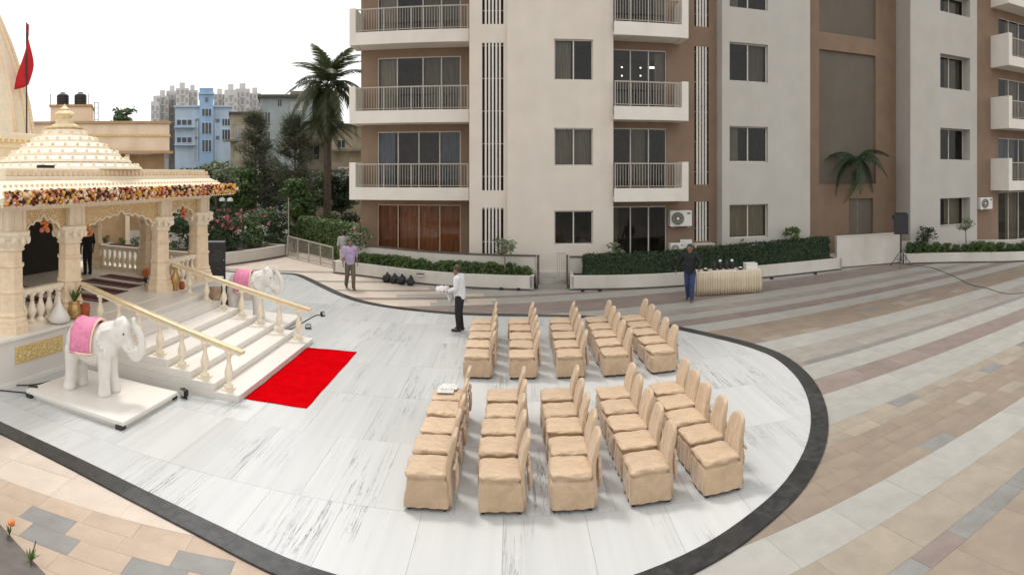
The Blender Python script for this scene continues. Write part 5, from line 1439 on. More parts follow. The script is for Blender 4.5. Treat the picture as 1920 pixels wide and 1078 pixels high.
o = pot('brass_pot', 'yellowish brass pot with leaves at the near column base', 'pot', (-8.42, 9.5, PZ), [(.09, 0), (.14, .05), (.15, .18), (.12, .30), (.10, .34), (.12, .37)], brass)
def leaf_blades(n, L, seed, spread=.6):
    q = MB(); rg = random.Random(seed)
    for k in range(n):
        a_ = rg.uniform(0, 6.28); l = L * rg.uniform(.7, 1.1); b = spread * rg.uniform(.5, 1); dx, dy = math.cos(a_), math.sin(a_); w = .035 * L / .4
        p = [(dx * b * l * t, dy * b * l * t, l * (t - .35 * b * t * t)) for t in (0, .35, .7, 1)]; i = len(q.v)
        for (x, y, z), ww in zip(p, (.3, 1, .8, .05)): q.v += [(x - dy * w * ww, y + dx * w * ww, z), (x + dy * w * ww, y - dx * w * ww, z)]
        for j in range(3): q.f.append((i + 2 * j, i + 2 * j + 1, i + 2 * j + 3, i + 2 * j + 2)); q.m.append(0)
    return q
obj('leaves', leaf_blades(9, .42, 3).move(0, 0, .34), M['leaf_lime'], o)
o = pot('terracotta_pot', 'red terracotta pot with marigold wrapping beside the brass pot', 'pot', (-8.36, 9.75, PZ), [(.08, 0), (.11, .03), (.13, .2), (.10, .25), (.12, .28)], terra)
o = pot('brass_vase', 'dark brass vase at the far column base', 'vase', (-8.35, 13.38, PZ), [(.07, 0), (.05, .05), (.10, .16), (.13, .3), (.08, .42), (.05, .5), (.10, .6)], brass)
o = pot('red_pot', 'small red pot beside the brass vase at the far column', 'pot', (-8.30, 13.62, PZ), [(.06, 0), (.08, .05), (.08, .15), (.05, .2)], terra)
o = pot('standing_vase', 'pale brown urn standing beside the far stair rail', 'urn', (-7.3, 13.6, .3), [(.08, 0), (.07, .08), (.12, .4), (.17, .62), (.14, .74), (.16, .78)], mat('urn_tan', (.42, .30, .2), .5, .15, 8))
o = thing('urn_stand', 'low marble block under the pale brown urn', 'block', (-7.3, 13.65, 0)); q = MB(); q.box(-.3, .55, -.2, .3, .02, .3); obj('block', q, M['marble_w'], o)
o = thing('paper_bag', 'white paper bag with a red printed strip beside the urn', 'paper bag', (-7.55, 13.62, .3), R(20)); q = MB(); q.box(-.17, .17, -.08, .08, 0, .40); obj('bag', q, M['white'], o)
q = MB()
for k in range(5): q.box(-.04, .04, -.086, -.082, .04 + k * .07, .085 + k * .07)
tag(obj('print', q, M['red'], o), kind='stuff')
# offerings heaped inside
hp = random.Random(4)
for k, (x, y, s, mk, lab) in enumerate(((-9.5, 8.75, .28, 'statue', 'round pale cushion on the temple floor behind the near balustrade'), (-10.7, 10.0, .34, 'bark_pale', 'tan cloth covered bundle deep inside the near arch'), (-10.3, 9.2, .3, 'curtain', 'patterned cloth heap inside the near temple arch'),
                                       (-10.2, 14.75, .26, 'petal_orange', 'heap of orange flowers and trays by the far balustrade'), (-9.35, 13.75, .24, 'black', 'dark bag on the floor by the far stair column'))):
    o = thing('bundle' if k else 'cushion', lab, 'bundle' if k else 'cushion', (x, y, PZ)); q = MB()
    for j in range(4): q.ball((hp.uniform(-.15, .15), hp.uniform(-.15, .15), s * .45), s * hp.uniform(.6, .9), 8, sc=(1.1, 1, .62))
    for v in range(len(q.v)): p = Vector(q.v[v]); p += Vector((0, 0, 1)) * noise.noise(p * 7) * .05; q.v[v] = (p.x, p.y, max(.003, p.z))
    remesh(q, 'cover', M[mk] if mk in M else MATS[mk], .03, o, 2)
# AC units
def ac(label, x, y, z, k=1.0):
    o = thing('air_conditioner', label, 'air conditioner', (x, y, z)); q = MB(); q.box(-.44 * k, .44 * k, -.34, 0, 0, .62 * k); obj('casing', q, M['white'], o, bevel=.02)
    q = MB(); q.lathe([(.25 * k, 0), (.25 * k, .02)], n=24); q.xf(Matrix.Translation((-.14 * k, -.341, .31 * k)) @ Matrix.Rotation(R(90), 4, 'X')); fa = obj('fan', q, M['dark'], o)
    q = MB()
    for r in (.245, .19, .14): 
        pts = [(-.14 * k + math.cos(t * math.pi / 12) * r * k, -.372, .31 * k + math.sin(t * math.pi / 12) * r * k) for t in range(25)]; q.tube(pts, .008, 4)
    for t in range(6): a_ = t * math.pi / 6; q.bar((-.14 * k + math.cos(a_) * .24 * k, -.374, .31 * k + math.sin(a_) * .24 * k), (-.14 * k - math.cos(a_) * .24 * k, -.374, .31 * k - math.sin(a_) * .24 * k), .008)
    tag(obj('guard', q, M['alu'], o), kind='stuff'); q = MB(); q.ball((-.14 * k, -.38, .31 * k), .06 * k, 8, sc=(1, .4, 1)); obj('hub', q, M['white'], o)
    q = MB(); q.box(.24 * k, .38 * k, -.346, -.338, .48 * k, .53 * k); obj('plate', q, M['black'], o)
    for sx in (-.3, .3): q = MB(); q.box(sx * k - .02, sx * k + .02, -.3, .02, -.05, -.003); obj('bracket', q, M['alu'], o)
    return o
ac('white outdoor air conditioner under the middle balconies beside the pipe louvre', fx(1277, 22.6), 22.92, fz(1277, 424, 22.7), 1.0)
ac('white outdoor air conditioner on the brown wall of the right wing', fx(1846, 21.7), 21.87, fz(1846, 392, 21.7), .95)
ac('small outdoor air conditioner standing on the terrace by the sliding doors', fx(1268, 22.3), 22.5, .95, .6)
o = thing('plastic_chair', 'white plastic chair on the terrace behind the hedge', 'chair', (fx(1287, 22.3), 22.4, .46), R(-20))
q = MB(); q.box(-.24, .24, -.24, .24, .42, .45); obj('seat', q, M['white'], o, bevel=.01); q = MB(); q.box(-.2, .2, .27, .30, .6, .95); obj('backrest', q, M['white'], o)
for sg in (-1, 1): q = MB(); q.bar((sg * .22, .23, .45), (sg * .215, .3, .95), .03, .03); obj('upright', q, M['white'], o)
for sx in (-.2, .2):
    for sy in (-.2, .2): q = MB(); q.bar((sx, sy, .42), (sx * 1.1, sy * 1.1, 0), .035); obj('leg', q, M['white'], o)
o = thing('terrace_table', 'small pale table on the terrace under the pipe louvre', 'table', (fx(1318, 22.3), 22.3, .46)); q = MB(); q.box(-.42, .42, -.25, .25, .78, .82); obj('tabletop', q, M['alu'], o)
for sx in (-.36, .36):
    for sy in (-.2, .2): q = MB(); q.box(sx - .03, sx + .03, sy - .03, sy + .03, 0, .78); obj('leg', q, M['white'], o)

# ------------------------------------------------------------------ plants
def leafq(mb, c, n_, size, rg, asp=.45, mi=0):
    """one leaf: a folded diamond of two quads' worth of triangles"""
    a = Vector((rg.gauss(0, 1), rg.gauss(0, 1), rg.gauss(0, 1))).normalized() if n_ is None else n_
    t = Vector((rg.gauss(0, 1), rg.gauss(0, 1), rg.gauss(0, .6))); t = (t - a * t.dot(a)).normalized(); b = a.cross(t)
    s = size * rg.uniform(.7, 1.3); i = len(mb.v); c = Vector(c)
    mb.v += [tuple(c - t * s * .5), tuple(c + b * s * asp * .5), tuple(c + t * s * .5), tuple(c - b * s * asp * .5)]
    mb.f.append((i, i + 1, i + 2, i + 3)); mb.m.append(mi)
def clump(mb, c, r, n, size, rg, asp=.45, shell=.5, mi=0):
    for _ in range(n):
        d = Vector((rg.gauss(0, 1), rg.gauss(0, 1), rg.gauss(0, 1))).normalized()
        k = shell + (1 - shell) * rg.random() ** .6
        p = Vector((d.x * r[0], d.y * r[1], d.z * r[2])) * k
        a = (d + Vector((rg.gauss(0, .6), rg.gauss(0, .6), rg.gauss(0, .6) + .3))).normalized()
        leafq(mb, Vector(c) + p, a, size, rg, asp, mi)
def crown_mb(w, d, h, n_clumps, per, size, rg, asp=.45):
    """an uneven crown: clumps scattered in a half-round volume, gaps between them"""
    mb = MB()
    for k in range(n_clumps):
        a_ = rg.uniform(0, 6.283); u_ = rg.random() ** .5; zz = rg.random()
        rr = u_ * (1 - .55 * max(0, zz - .45)) * (.75 + .25 * math.sin(3 * a_ + w * 7))
        c = (math.cos(a_) * rr * w * .78, math.sin(a_) * rr * d * .78, h * (.08 + .84 * zz))
        r0 = rg.uniform(.14, .30) * min(w, d) + .03; clump(mb, c, (r0 * 1.15, r0 * 1.15, r0 * .8), per, size, rg, asp)
    return mb
def tree(name, label, cat, loc, trunk_h, trunk_r, crown, leaf, bark='bark', seed=1, group=None, lean=(0, 0), limbs=6):
    """tapered trunk with limbs and a leafy crown; crown = (w, d, h, clumps, per, size)"""
    rg = random.Random(seed); o = thing(name, label, cat, loc, 0, group); w, d, h, nc, per, size = crown
    top = Vector((lean[0], lean[1], trunk_h)); q = MB()
    q.tube(catmull([(0, 0, -.1), (lean[0] * .3 + .03, lean[1] * .3, trunk_h * .5), tuple(top), (lean[0] * 1.2, lean[1] * 1.2, trunk_h + h * .55)], 4), [trunk_r * (1.15 - .08 * k) for k in range(13)], 7)
    for k in range(limbs):
        a_ = 6.283 * k / limbs + rg.uniform(-.4, .4); e = top + Vector((math.cos(a_) * w * .6, math.sin(a_) * d * .6, h * rg.uniform(.2, .7)))
        s_ = top + Vector((0, 0, -trunk_h * .12 + h * .2 * rg.random())); q.tube([s_, s_.lerp(e, .5) + Vector((0, 0, h * .08)), e], [trunk_r * .45, trunk_r * .3, trunk_r * .12], 5)
    obj('trunk', q, M[bark], o, smooth=True)
    c_ = crown_mb(w, d, h, nc, per, size, rg); c_.move(top.x, top.y, top.z - h * .12); obj('crown', c_, M[leaf], o)
    return o
def shrub_parts(w, d, h, nc, per, size, leaf, seed, asp=.45, stems=5, extra=None):
    rg = random.Random(seed); q = MB()
    for k in range(stems):
        a_ = 6.283 * k / stems; q.tube([(0, 0, -.05), (math.cos(a_) * w * .2, math.sin(a_) * d * .2, h * .4), (math.cos(a_) * w * .45, math.sin(a_) * d * .45, h * .8)], [.018, .014, .006], 4)
    f = crown_mb(w, d, h, nc, per, size, rg, asp); e = None
    if extra:
        e = MB()
        for _ in range(extra): 
            a_ = rg.uniform(0, 6.283); u_ = rg.random(); clump(e, (math.cos(a_) * w * .8 * u_, math.sin(a_) * d * .8 * u_, h * rg.uniform(.5, 1.02)), (.09, .09, .07), 14, size * .6, rg, .8)
    return q.mesh('stem', M['bark']), f.mesh('leaves', M[leaf]), (e.mesh('blossom', M['flower_pink']) if e else None)
def shrub(name, label, cat, loc, parts, rz=0, s=1.0, group=None):
    o = thing(name, label, cat, loc, rz, group); o.scale = (s, s, s)
    link('stem', parts[0], o); link('foliage', parts[1], o)
    if parts[2]: link('blossom', parts[2], o)
    return o
def along(front, off, n, t0=0., t1=1.):
    pts = offset_line(smooth_xy(front), off); L = [0]
    for a, b in zip(pts, pts[1:]): L.append(L[-1] + (b - a).length)
    out = []
    for k in range(n):
        s_ = L[-1] * (t0 + (t1 - t0) * (k + .5) / n)
        for i in range(len(pts) - 1):
            if L[i] <= s_ <= L[i + 1]:
                t = (s_ - L[i]) / (L[i + 1] - L[i] + 1e-9); out.append(pts[i].lerp(pts[i + 1], t)); break
    return out
vrg = random.Random(77)
low = [shrub_parts(.42, .27, .40, 30, 28, .085, lf, 100 + k) for k, lf in enumerate(('leaf', 'leaf_lime', 'leaf_lime', 'leaf'))]
for k, p in enumerate(along(P1F, .37, 24, .09, .985)): shrub('low_bush', 'low green bush in the long planter beneath the left balconies', 'bush', (p.x, p.y, .45), low[(k * 3 + k // 4) % 4], vrg.uniform(-.5, .5), vrg.uniform(.8, 1.15), 'low bushes in the long planter')
for k, p in enumerate(along(P3F, .45, 30, .01, .9)): shrub('low_bush', 'low green bush in the planter at the right edge', 'bush', (p.x, p.y, .40), low[(k * 3 + k // 3) % 4], vrg.uniform(-.5, .5), vrg.uniform(.95, 1.3), 'low bushes in the right planter')
# clipped hedge on the second planter
def hedge(name, label, pts, w, z0, h0, h1, leaf, dens, size, seed):
    rg = random.Random(seed); base = pts[0]; o = thing(name, label, 'hedge', (base[0], base[1], z0)); P = [Vector((p[0] - base[0], p[1] - base[1])) for p in pts]
    core = MB(); n = len(P)
    hh = [h0 + (h1 - h0) * k / (n - 1) for k in range(n)]
    for k in range(n - 1):
        a, b = P[k], P[k + 1]; d = (b - a).normalized(); nn = Vector((-d.y, d.x)); core.bar((a.x, a.y, hh[k] * .45), (b.x, b.y, hh[k + 1] * .45), w * .86, hh[k] * .88)
    obj('dark_core', core, M['leaf_dark'], o)  # solid core, its dark colour standing in for shade inside the hedge
    q = MB()
    for k in range(n - 1):
        a, b = P[k], P[k + 1]; d = b - a; L = d.length; d.normalize(); nn = Vector((-d.y, d.x))
        for _ in range(int(dens * L)):
            t = rg.random(); h = hh[k] + (hh[k + 1] - hh[k]) * t; face = rg.random(); jit = rg.gauss(0, .025)
            bump = .05 * noise.noise(Vector((a.x + d.x * L * t * 1.0, a.y, face * 3)) * 1.7)
            if face < .45: z = rg.random() * h; off = -w / 2 + jit + bump; nv = Vector((-nn.x, -nn.y, .3))
            elif face < .8: z = h + jit + bump; off = rg.uniform(-w / 2, w / 2); nv = Vector((0, 0, 1))
            else: z = rg.random() * h; off = w / 2 + jit + bump; nv = Vector((nn.x, nn.y, .3))
            c = a + d * (L * t) + nn * off; nv = (nv + Vector((rg.gauss(0, .5), rg.gauss(0, .5), rg.gauss(0, .5)))).normalized()
            leafq(q, (c.x, c.y, z), nv, size, rg, .6)
    for kk, (a, b) in enumerate(((P[0], P[1]), (P[-1], P[-2]))):
        d = (a - b).normalized(); nn = Vector((-d.y, d.x)); h = hh[0] if kk == 0 else hh[-1]
        for _ in range(int(dens * .5)):
            c = a + nn * rg.uniform(-w / 2, w / 2) + d * rg.gauss(0, .025); leafq(q, (c.x, c.y, rg.random() * h), (Vector((d.x, d.y, .2)) + Vector((rg.gauss(0, .5), rg.gauss(0, .5), rg.gauss(0, .5)))).normalized(), size, rg, .6)
    obj('foliage', q, M[leaf], o); return o
hp_ = [(p.x, p.y) for p in along(P2F, .50, 16, .015, .985)]
hedge('clipped_hedge', 'long clipped dark green hedge in the curved planter behind the skirted table', hp_, .66, .44, .68, .90, 'leaf_dark', 1500, .075, 5)
hedge('garden_hedge', 'bright green trimmed hedge behind the ramp railing', [(-10.6, 29.6), (-9.4, 28.6), (-8.2, 27.4), (-6.9, 26.4)], .9, 0, 1.75, 1.65, 'leaf_lime', 900, .13, 6)
hedge('garden_hedge', 'dark green hedge seen through the temple columns', [(-23, 26.3), (-20, 26.6), (-17, 26.9), (-14, 27.3)], .9, 0, 1.8, 1.8, 'leaf_dark', 420, .16, 7)
o = thing('low_wall', 'white low wall in front of the dark hedge seen through the temple', 'wall', (-24, 25.2, 0)); q = MB(); q.bar((0, 0, .5), (9.5, .75, .5), .2, 1.0); obj('wall', q, M['planter'], o)
small_p = [shrub_parts(.35, .35, .5, 10, 18, .12, 'leaf', 150 + k) for k in range(2)]
for k in range(9): shrub('garden_plant', 'small green plant before the white wall seen through the temple', 'plant', (-23 + k * 1.05, 24.5 + .08 * k, .0), small_p[k % 2], k, vrg.uniform(1.2, 1.7), 'small plants behind the temple')
# single shrubs and small trees along the planters
tree('small_tree', 'small open frangipani tree with pale leaves in the long planter', 'tree', (-.27, 20.92, .44), .80, .035, (.62, .55, .55, 22, 22, .10), 'leaf_pale', 'bark_pale', 12, limbs=7)
tree('small_tree', 'small open frangipani tree in the right planter before the right wing', 'tree', (18.75, 20.05, .40), 1.05, .035, (.62, .6, .62, 22, 20, .10), 'leaf_pale', 'bark_pale', 14, limbs=7)
shrub('shrub', 'leafy pale shrub at the left end of the clipped hedge', 'shrub', (fx(1157, 21.3), 21.4, .46), shrub_parts(.5, .45, 1.15, 18, 22, .15, 'leaf_pale', 21))
shrub('shrub', 'broad leaved green shrub rising behind the right part of the hedge', 'shrub', (fx(1481, 22.0), 21.95, .46), shrub_parts(.8, .4, 1.5, 24, 22, .17, 'leaf_lime', 22))
shrub('shrub', 'flat topped dark shrub beside the tripod speaker', 'shrub', (fx(1738, 21.0), 21.1, .75), shrub_parts(.72, .6, .85, 22, 26, .12, 'leaf_dark', 23))
shrub('shrub', 'round variegated shrub behind the walking person in lilac', 'shrub', (-6.05, 23.55, .3), shrub_parts(.75, .7, 1.75, 34, 24, .14, 'leaf_pale', 24, extra=8))
shrub('shrub', 'short spiky plant behind the hedge near the second white pier', 'shrub', (fx(1392, 22.0), 21.9, .46), shrub_parts(.25, .22, 1.05, 7, 12, .12, 'leaf_pale', 25))
# garden behind the left planter
bou = [shrub_parts(1.15, 1.0, 1.75, 44, 30, .15, lf, 160 + k, extra=ex_) for k, (lf, ex_) in enumerate((('leaf_dark', 26), ('leaf', 10), ('leaf_dark', 0)))]
for k, (x, y, v, s, lab) in enumerate(((-12.5, 24.4, 0, 1.0, 'bushy bougainvillea with pink blossom behind the tall black speaker'), (-12.1, 26.2, 1, 1.05, 'bushy bougainvillea with few blossoms in the curved planter'), (-11.4, 28.0, 2, 1.0, 'dark bush at the far end of the curved planter'), (-14.2, 24.0, 2, 1.0, 'dark bush in the curved planter behind the temple corner'),
                                      (-13.6, 26.8, 0, 1.25, 'tall pink flowering bush behind the curved planter'), (-12.6, 29.3, 1, 1.2, 'green bush behind the flowering bushes'), (-9.9, 31.4, 1, 1.05, 'green bush behind the trimmed garden hedge'), (-8.2, 30.2, 2, 1.15, 'dark bush behind the trimmed garden hedge by the building'), (-15.8, 26.2, 2, 1.1, 'dark bush seen through the right temple arch'))):
    shrub('bush', lab, 'bush', (x, y, .3 if k < 4 else 0), bou[v], k * 1.3, s)
shrub('grass_clump', 'tall yellow green grassy shrub behind the ramp railing', 'shrub', (-11.3, 29.9, 0), shrub_parts(.95, .8, 2.6, 40, 28, .24, 'leaf_lime', 31, .16))
def casuarina(label, loc, h, w, seed):
    """feathery conical tree: upward boughs with fine drooping sprays"""
    rg = random.Random(seed); o = thing('casuarina_tree', label, 'tree', loc); q = MB(); q.tube([(0, 0, -.1), (.05, 0, h * .5), (0, .05, h * .97)], [.13, .09, .02], 7); f = MB()
    for k in range(110):
        t = rg.random() ** .8; z = h * (.22 + .76 * t); a_ = rg.uniform(0, 6.283); L = w * (1.12 - t) ** .75 * rg.uniform(.6, 1.1); e = Vector((math.cos(a_) * L, math.sin(a_) * L, z + L * rg.uniform(.25, .6)))
        s_ = Vector((0, 0, z)); q.tube([s_, s_.lerp(e, .5) + Vector((0, 0, -.03)), e], [.028, .018, .006], 4)
        for j in range(46):
            u_ = rg.uniform(.2, 1.08); p = s_.lerp(e, u_) + Vector((rg.gauss(0, .14), rg.gauss(0, .14), rg.gauss(0, .14))); d = ((e - s_).normalized() + Vector((rg.gauss(0, .45), rg.gauss(0, .45), rg.gauss(0, .5) + .1))).normalized(); sd = d.cross(Vector((rg.gauss(0, 1), rg.gauss(0, 1), rg.gauss(0, 1)))).normalized() * .022; i = len(f.v)
            l_ = rg.uniform(.25, .5); f.v += [tuple(p - sd), tuple(p + sd), tuple(p + d * l_ + sd * .4), tuple(p + d * l_ - sd * .4)]; f.f.append((i, i + 1, i + 2, i + 3)); f.m.append(0)
    obj('trunk', q, M['bark_pale'], o); obj('crown', f, M['leaf_grey'], o); return o
def at(px, rho, z=0): t = (px - 960) / FPX; return (rho * math.sin(t), rho * math.cos(t), z)
casuarina('feathery grey green casuarina tree before the blue building', at(478, 38), 7.7, 1.75, 41)
casuarina('feathery casuarina tree with pale stems beside the coconut palm', at(552, 36), 7.4, 1.7, 42)
tree('leafy_tree', 'pale leaved spreading tree behind the right end of the temple eave', 'tree', at(405, 31), 3.1, .12, (1.6, 1.4, 1.7, 80, 36, .2), 'leaf_pale', 'bark', 43)
tree('leafy_tree', 'green spreading tree behind the temple corner column', 'tree', at(365, 33), 3.0, .12, (1.2, 1.1, 1.6, 36, 30, .2), 'leaf', 'bark', 44)
dk = ((455, 36, 2.0, 1.5, 'dark tree below the feathery casuarina'), (515, 39, 2.1, 1.7, 'dark tree between the two casuarinas'), (590, 40, 1.9, 1.6, 'dark tree at the foot of the coconut palm'), (640, 39, 1.8, 1.5, 'dark tree beside the corner of the apartment block'), (410, 38, 2.2, 1.6, 'dark tree behind the garden lamp'), (340, 38, 2.0, 1.6, 'dark tree seen through the right temple arch'), (560, 33, 1.5, 1.2, 'dark bushy tree behind the garden hedge'))
for k, (px, rho, th, w, lab) in enumerate(dk): tree('dark_tree', lab, 'tree', at(px, rho), th, .1, (w, w, 2.6, 80, 36, .24), 'leaf_dark' if k % 2 else 'leaf', 'bark', 50 + k)
tree('far_tree', 'small round tree top above the peach building', 'tree', at(230, 60), 8.4, .2, (1.7, 1.7, 2.6, 34, 24, .4), 'leaf', 'bark', 61)
tree('far_tree', 'tree top between the temple spire and the water tanks', 'tree', at(76, 48), 5.8, .2, (1.5, 1.5, 2.4, 34, 24, .32), 'leaf_grey', 'bark', 62)
tree('far_tree', 'low tree beside the roof pyramid below the water tanks', 'tree', at(84, 34), 4.2, .15, (.8, .8, 1.9, 24, 24, .24), 'leaf_lime', 'bark', 63)
# palms
def frond(L, droop, nl, ll, rg, hang=.5, lw=.026):
    """feather leaf along +X: rachis and leaflets"""
    q = MB(); P = []
    for k in range(13):
        t = k / 12; P.append(Vector((L * t * (1 - .18 * droop * t), 0, L * (.55 * t - (.55 + droop) * t * t))))
    q.tube(P, [.03 * (1 - .85 * k / 12) + .004 for k in range(13)], 4)
    for k in range(nl):
        t = .14 + .86 * k / nl; i0 = min(11, int(t * 12)); p = P[i0].lerp(P[i0 + 1], t * 12 - i0); d = (P[i0 + 1] - P[i0]).normalized(); l_ = ll * (math.sin(math.pi * min(1, .18 + t * .82)) ** .6) * rg.uniform(.8, 1.1)
        for sg in (-1, 1):
            v = (d * .55 + Vector((0, sg * .8, -hang * rg.uniform(.5, 1.3)))).normalized(); w = d * lw * (L / 2.2); i = len(q.v); m_ = p + v * l_ * .55; e = p + v * l_ + Vector((0, 0, -l_ * .22 * hang))
            q.v += [tuple(p - w), tuple(p + w), tuple(m_ + w), tuple(m_ - w), tuple(e)]; q.f += [(i, i + 1, i + 2, i + 3), (i + 3, i + 2, i + 4)]; q.m += [0, 0]
    return q
def palm(name, label, loc, h, r, n, L, seed, leaf='leaf_palm', ll=.55, lo=-1.1, lean=(0, 0), dead=3, hi=1.25, bark='bark'):
    rg = random.Random(seed); o = thing(name, label, 'palm tree', loc); q = MB(); pts = catmull([(0, 0, -.1), (lean[0] * .3, lean[1] * .3, h * .45), (lean[0], lean[1], h)], 12); q.tube(pts, [r * (1.25 - .45 * k / len(pts)) * (1 + .05 * (k % 2)) for k in range(len(pts))], 9); obj('trunk', q, M[bark], o)
    mes = [frond(L, dr, 46, ll, rg, hg, .026 if name == 'coconut_palm' else .02).mesh('frond', M[leaf]) for dr, hg in ((.35, .35), (.6, .6), (.9, .9), (.5, .5))]
    for k in range(n):
        a_ = k * 2.39996 + rg.uniform(-.15, .15); el = hi + (lo - hi) * (k / (n - 1)) ** 1.05; v = 0 if el > .7 else 3 if el > .2 else 1 if el > -.4 else 2
        f = link('frond', mes[v], o, (lean[0], lean[1], h)); f.rotation_euler = (rg.uniform(-.2, .2), -el + .3, a_); s_ = rg.uniform(.85, 1.1); f.scale = (s_, s_, s_)
    for k in range(dead):
        f = link('frond', mes[2], o, (lean[0], lean[1], h - .1)); f.rotation_euler = (0, 1.35, k * 2.1 + .5)
    if name == 'coconut_palm':
        q = MB()
        for k in range(7): a_ = k * .9; q.ball((lean[0] + math.cos(a_) * .22, lean[1] + math.sin(a_) * .22, h - .22 - .05 * (k % 3)), .12, 7)
        tag(obj('coconuts', q, M['leaf_lime'], o, smooth=True), kind='stuff')
    return o
palm('coconut_palm', 'tall coconut palm with a shaggy crown left of the apartment block', at(614, 35), 9.0, .20, 36, 2.95, 71, ll=.8, lo=-1.3, dead=5, hi=1.5)
o = palm('areca_palm', 'slender palm with drooping fronds before the brown stair wall', (fx(1606, 22.6), 22.55, .3), 4.3, .022, 10, 1.8, 72, 'leaf_dark', .5, -.15, dead=1, hi=.75, bark='bark_pale')
# garden lamp and pole
o = thing('garden_lamp', 'garden lamp post with two white shades behind the bougainvillea', 'lamp post', at(424, 30)); q = MB(); q.tube([(0, 0, 0), (0, 0, 2.6)], .03, 6); obj('post', q, M['blackmetal'], o)
for sx in (-.22, .22): q = MB(); q.tube([(0, 0, 2.55), (sx, 0, 2.66)], .018, 5); ar = obj('arm', q, M['blackmetal'], o); q = MB(); q.lathe([(.16, 2.62), (.14, 2.74), (.05, 2.8)], (sx, 0, 0), 10); obj('shade', q, M['white'], ar)
o = thing('garden_pole', 'thin pale pole standing in the garden by the ramp railing', 'pole', at(541, 29.4)); q = MB(); q.tube([(0, 0, 0), (0, 0, 2.75)], .025, 6); obj('pole', q, M['rail'], o); q = MB(); q.ball((0, 0, 2.77), .035, 6); obj('cap', q, M['rail'], o)
# marigold and weeds on the near ledge
o = thing('marigold', 'orange marigold on the grey ledge in the near left corner', 'flower', (-4.42, 4.02, .42)); q = MB(); q.tube([(0, 0, 0), (.02, 0, .10)], .006, 5); obj('stem', q, M['leaf'], o); q = MB(); blossom(q, (.02, 0, .12), .04, 0); blossom(q, (.03, .01, .135), .03, 0); obj('bloom', q, FM[1], o)
q = leaf_blades(8, .1, 9); obj('leaves', q, M['leaf_lime'], o)
o = thing('weed', 'small green weed sprouting on the near grey ledge', 'plant', (-3.98, 3.88, .42)); obj('leaves', leaf_blades(12, .11, 12, .9), M['leaf_lime'], o); q = MB(); q.tube([(0, 0, 0), (.02, .05, .18)], .006, 5); obj('stem', q, M['leaf'], o)

# ------------------------------------------------------------------ buildings beyond the garden
def far_frame(name, label, cat, px, rho):
    t = (px - 960) / FPX; o = thing(name, label, cat, (rho * math.sin(t), rho * math.cos(t), 0), -t)
    k = rho / FPX
    return o, (lambda p: (p - px) * k), (lambda q_: 4 + (325 - q_) * k)
def win_part(o, x0, x1, z0, z1, y, m='dark', fr='alu', mul=1, depth=.12):
    q = MB(); w = (x1 - x0) * .05 + .01
    q.box(x0, x1, y - .03, y + .02, z0, z0 + w); q.box(x0, x1, y - .03, y + .02, z1 - w, z1); q.box(x0, x0 + w, y - .029, y + .019, z0 + w, z1 - w); q.box(x1 - w, x1, y - .029, y + .019, z0 + w, z1 - w)
    for k in range(1, mul + 1): xm = x0 + (x1 - x0) * k / (mul + 1); q.box(xm - w / 2, xm + w / 2, y - .028, y + .018, z0 + w, z1 - w)
    f = obj('window', q, M[fr], o); p = MB(); p.box(x0 + w, x1 - w, y - .012, y - .004, z0 + w, z1 - w); obj('pane', p, M[m], f)
M['peach'] = mat('peach_wall', (.86, .69, .52), .85, .05, 1.5, .1, 30, dirt=.15); M['peach_d'] = mat('peach_trim_and_shade', (.48, .32, .18), .85, .08, 2, dirt=.15)
M['blue_l'] = mat('pale_blue_wall', (.50, .62, .76), .85, .05, 1, dirt=.2); M['blue_d'] = mat('blue_wall', (.33, .50, .72), .85, .05, 1, dirt=.2); M['grey_far'] = mat('far_concrete', (.60, .59, .58), .9, .05, .2, dirt=.1)
M['grey_win'] = mat('far_window', (.36, .36, .37), .7, .1, 1); M['teal'] = mat('teal_grey_wall', (.36, .42, .43), .85, .07, 1, dirt=.25); M['old'] = mat('weathered_wall', (.30, .27, .22), .9, .2, 1.5, .2, 20, dirt=.35); M['oldc'] = mat('weathered_cream', (.50, .43, .32), .9, .15, 1.5, .2, 20, dirt=.3)
M['roofd'] = mat('dark_roof', (.11, .095, .085), .9, .2, 3); M['glass_far'] = mat('far_glass', (.05, .055, .06), .15, .2, 2)
o, X, Z = far_frame('peach_building', 'low peach building with black water tanks behind the temple roof', 'building', 235, 31)
q = MB(); q.box(X(60), X(318), 0, 5, Z(283), Z(232)); obj('wall', q, M['peach'], o, bevel=.02)
q = MB(); q.box(X(58), X(321), -.12, 5.1, Z(232), Z(227)); obj('parapet_cap', q, M['peach_d'], o); q = MB(); q.box(X(58), X(320), -.07, -.002, Z(256), Z(252)); obj('string_course', q, M['gold'], o)
q = MB(); q.box(X(60), X(324), -.25, .6, Z(288), Z(283.2)); obj('ledge', q, M['peach_d'], o); q = MB(); q.box(X(60), X(310), .7, 5, 0, Z(288.2)); obj('ground_storey', q, M['peach_d'], o)  # ground storey in dark trim colour, painting in the shade under the ledge
q = MB(); q.box(X(235), X(243), -.1, .25, 0, Z(288.3)); obj('pillar', q, M['peach'], o)
q = MB(); q.box(X(91), X(170), .6, 3, Z(232), Z(197)); tk = obj('tank_room', q, M['peach'], o, bevel=.02); q = MB(); q.box(X(89), X(172), .5, 3.1, Z(197), Z(193)); obj('slab', q, M['peach_d'], tk)
for k, px in enumerate((112, 147)):
    tn = thing('water_tank', ('left', 'right')[k] + ' black plastic water tank on the peach building roof', 'water tank', tuple(o.matrix_basis @ Vector((X(px), 1.4, Z(193) + .002)))); q = MB(); r = X(247) - X(235)
    q.lathe([(r, 0), (r * 1.02, .02)] + [(r * (1.03 if j % 2 else .98), .05 + j * .07) for j in range(8)] + [(r * .9, .62), (r * .4, .69), (r * .38, .74), (.02, .75)], n=18); obj('barrel', q, M['black'], tn)
q = MB()
